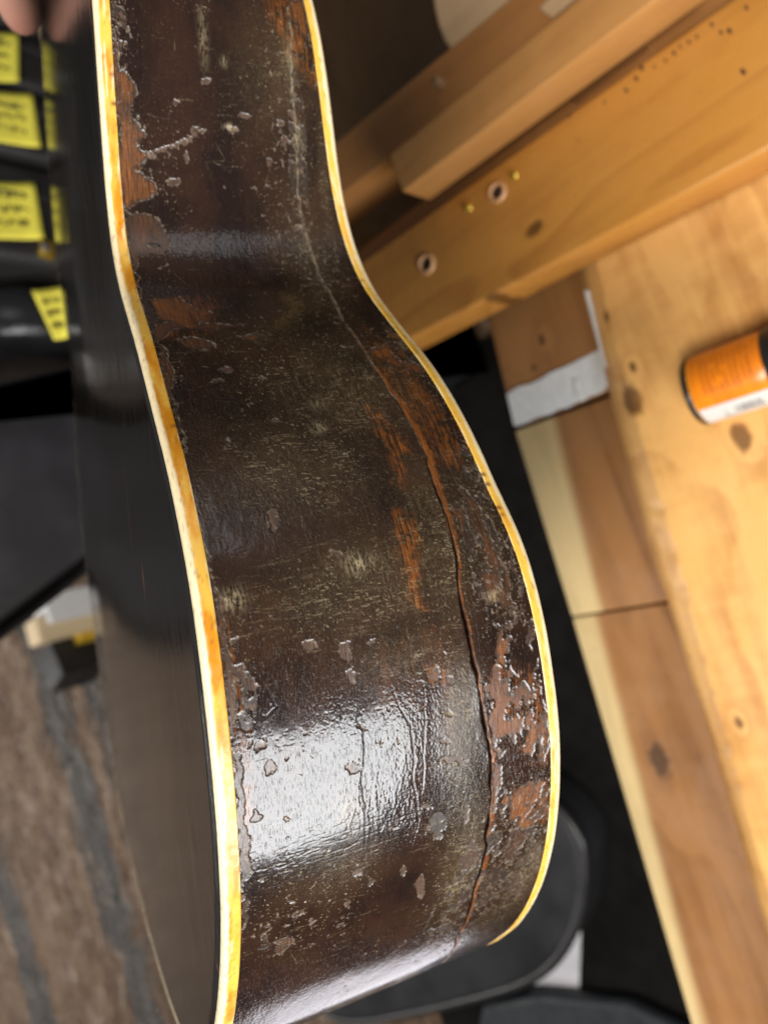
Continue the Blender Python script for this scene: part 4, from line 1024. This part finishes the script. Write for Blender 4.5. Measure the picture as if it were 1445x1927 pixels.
# cardboard sheet standing before the row
cs = [at(p, 1, YC - .012) for p in [(72, 20), (150, 20), (122, 240), (106, 225)]]
bm = bmesh.new(); f1_ = [bm.verts.new(p) for p in cs]; f2_ = [bm.verts.new(p + np.array([0, .005, 0])) for p in cs]; bm.faces.new(f1_); bm.faces.new(f2_[::-1])
for i in range(4): bm.faces.new((f1_[i], f2_[i], f2_[(i + 1) % 4], f1_[(i + 1) % 4]))
bmesh.ops.recalc_face_normals(bm, faces=bm.faces)
o = link('cardboard_sheet', from_bm('cardboard_sheet', bm), plain('cardboard', (.46, .30, .17), .7, var=.08, scale=20), None, False); tag(o, 'narrow tan cardboard wedge between the cases and the guitar', 'cardboard')

# ------------------------------------------------------------------ things on the far floor
def standing(name, px_c, size, rotz, mat, label, cat, bevel=.006):
    p = at(px_c, 2, 0.0); bm = bmesh.new(); bmesh.ops.create_cube(bm, size=1); bmesh.ops.scale(bm, vec=size, verts=bm.verts)
    bmesh.ops.bevel(bm, geom=bm.edges[:], offset=bevel, segments=2, affect='EDGES'); bmesh.ops.translate(bm, vec=(0, 0, size[2] / 2 + .001), verts=bm.verts)
    bmesh.ops.transform(bm, matrix=Matrix.Translation((p[0], p[1], 0)) @ Matrix.Rotation(rotz, 4, 'Z'), verts=bm.verts)
    o = flat_shade(link(name, from_bm(name, bm), mat)); tag(o, label, cat); return o
standing('carton', (176, 1134), (.125, .16, .235), .10, plain('carton_white', (.78, .78, .78), .4, var=.03, bump=0), 'small white carton on the floor past the cases', 'carton')
standing('carton', (178, 1165), (.105, .14, .275), .05, plain('carton_cream', (.70, .55, .34), .5, var=.04, bump=0), 'small cream carton on the floor beside the white one', 'carton')
standing('tool_box', (176, 1235), (.17, .20, .20), .35, plain('black_box', (.012, .012, .013), .5), 'small black box on the floor beside the tub', 'box')
standing('yellow_box', (184, 1192), (.05, .08, .10), .2, plain('yellow_box', (.62, .40, .03), .5), 'small yellow box between the tub and the black box', 'box', .003)
# rounded guitar case lying on the floor
lz = .15
cp = [(1085, 1560), (1096, 1640), (1090, 1710), (1068, 1775), (1030, 1825), (975, 1858), (900, 1880), (800, 1905), (640, 1935)]
ol = [at(p, 2, lz)[:2] for p in cp]; ol = [tuple(p) for p in ol] + [(-1.12, 2.15), (-.98, 2.32), (-.70, 2.36), (-.50, 2.2), (-.42, 1.8), (-.40, 1.35), (-.46, 1.1)]
def chaikin(pl, k=2):
    for _ in range(k):
        q = []
        for i in range(len(pl)):
            a, b = np.array(pl[i]), np.array(pl[(i + 1) % len(pl)]); q += [tuple(a * .75 + b * .25), tuple(a * .25 + b * .75)]
        pl = q
    return pl
ol = chaikin(ol, 2)
M_CASEF = case_mat('floor_case', (.011, .011, .0125), .45)
fc = empty('guitar_case', (-.75, 1.6, .011), 'black case with a rounded end lying flat on the floor', 'guitar case')
me = prism('shell', [(x, y, lz) for x, y in ol], .0115, .018, 4); flat_shade(link('shell', me, M_CASEF, fc), 45)
tube('lid_rim', [(x, y, lz - .012) for x, y in ol], .013, M_TRIM, fc, 8, True)
# sheet of paper and a second dark case by it
pp = [at(p, 2, .0125) for p in [(1094, 1700), (1089, 1862), (985, 1850), (1000, 1690)]]
me = prism('paper_sheet', pp, .0112, 0); tag(link('paper_sheet', me, plain('paper', (.66, .64, .68), .7, var=.04, bump=.05), None, False), 'pale sheet of paper sticking out from under the rounded case', 'paper')
sb_ = [at(p, 2, .06) for p in [(905, 1893), (1010, 1872), (1180, 1890), (1420, 2010), (1300, 2200), (860, 2150)]]
me = prism('soft_bag', sb_, .0115, .02, 4); tag(flat_shade(link('soft_bag', me, plain('blue_black_cloth', (.020, .024, .028), .6, bump=.2)), 50), 'blue-black flat bag lying at the bottom right of the rounded case', 'bag')
# dark cabinet beyond the timber
M_CAB = wood('dark_walnut', (.050, .024, .007), (.026, .012, .0035), axis=0, freq=20, rough=.5, grain=.4)
cb = empty('cabinet', (1.06, .64, .012), 'low dark brown cabinet in shadow beyond the stacked timber', 'cabinet')
box('carcass', (1.06, .645, .33), (.84, .44, .60), Matrix.Identity(3), M_CAB, cb, .004)
box('top', (1.06, .645, .6455), (.90, .50, .03), Matrix.Identity(3), M_CAB, cb, .004)
for x in (.85, 1.27):
    d_ = box('door', (x, .4145, .33), (.40, .018, .5), Matrix.Identity(3), M_CAB, cb, .003)
    box('knob', (x + (.15 if x < 1 else -.15), .3965, .4), (.03, .018, .03), Matrix.Identity(3), M_BRASS, d_, .006)

# ------------------------------------------------------------------ the hand on the guitar
def skinned(name, verts, edges, radii, mat, parent, sub=2):
    me = bpy.data.meshes.new(name); me.from_pydata([tuple(v) for v in verts], edges, []); o = bpy.data.objects.new(name, me); COL.objects.link(o); me.materials.append(mat)
    m1 = o.modifiers.new('skin', 'SKIN'); m1.use_smooth_shade = True
    for i, r in enumerate(radii):
        sv = me.skin_vertices[0].data[i]; sv.radius = (r, r); sv.use_root = (i == 0)
    m2 = o.modifiers.new('sub', 'SUBSURF'); m2.levels = sub; m2.render_levels = sub
    if parent: o.parent = parent
    return o
n = NT('skin'); v = n.coord(); c = n.mix(n.noise(v, 40, 4), (.42, .205, .15), (.50, .27, .20)); c = n.mix(n.rng(n.noise(v, 14, 3), .5, .7), c, (.40, .16, .12))
M_SKIN = n.out(color=c, rough=.5, sss=.15, sss_r=(1, .35, .2), sss_s=.006, normal=n.bump(n.noise(v, 500, 3), .25, .0005))
def Gp(s, t, up): return G(np.array(s), np.array(t), np.array(C0 - up))       # `up` = height above the back plate
V = []; E_ = []; Rr_ = []
def addv(p, r, link_to=None):
    V.append(p); Rr_.append(r); i = len(V) - 1
    if link_to is not None: E_.append((link_to, i))
    return i
w0 = addv(Gp(-.300, -.330, .030), .026)
fo = addv(Gp(-.235, -.420, .060), .031, w0); addv(Gp(-.15, -.54, .10), .038, fo)
pm = addv(Gp(-.340, -.296, .026), .028, w0)
for (k, s1, t1, ln_f, rad) in [(0, -.362, -.252, 1.0, .0108), (1, -.370, -.273, 1.08, .0108), (2, -.374, -.294, 1.0, .0102), (3, -.372, -.313, .82, .0090)]:
    t1 -= .008; a = addv(Gp(s1, t1, .022), rad * 1.35, pm)
    b = addv(Gp(s1 - .034 * ln_f, t1 + .003, .017), rad * 1.2, a)
    c_ = addv(Gp(s1 - .058 * ln_f, t1 + .003, .0115), rad * 1.08, b)
    addv(Gp(s1 - .076 * ln_f, t1 + .002, .0085), rad * .92, c_)
th = addv(Gp(-.312, -.272, .022), .0150, pm); th2 = addv(Gp(-.318, -.246, .019), .0122, th); addv(Gp(-.334, -.226, .0145), .0100, th2)
hand = skinned('hand', V, E_, Rr_, M_SKIN, None)
tag(hand, "person's hand resting on the guitar's back, in the top left corner", 'hand')
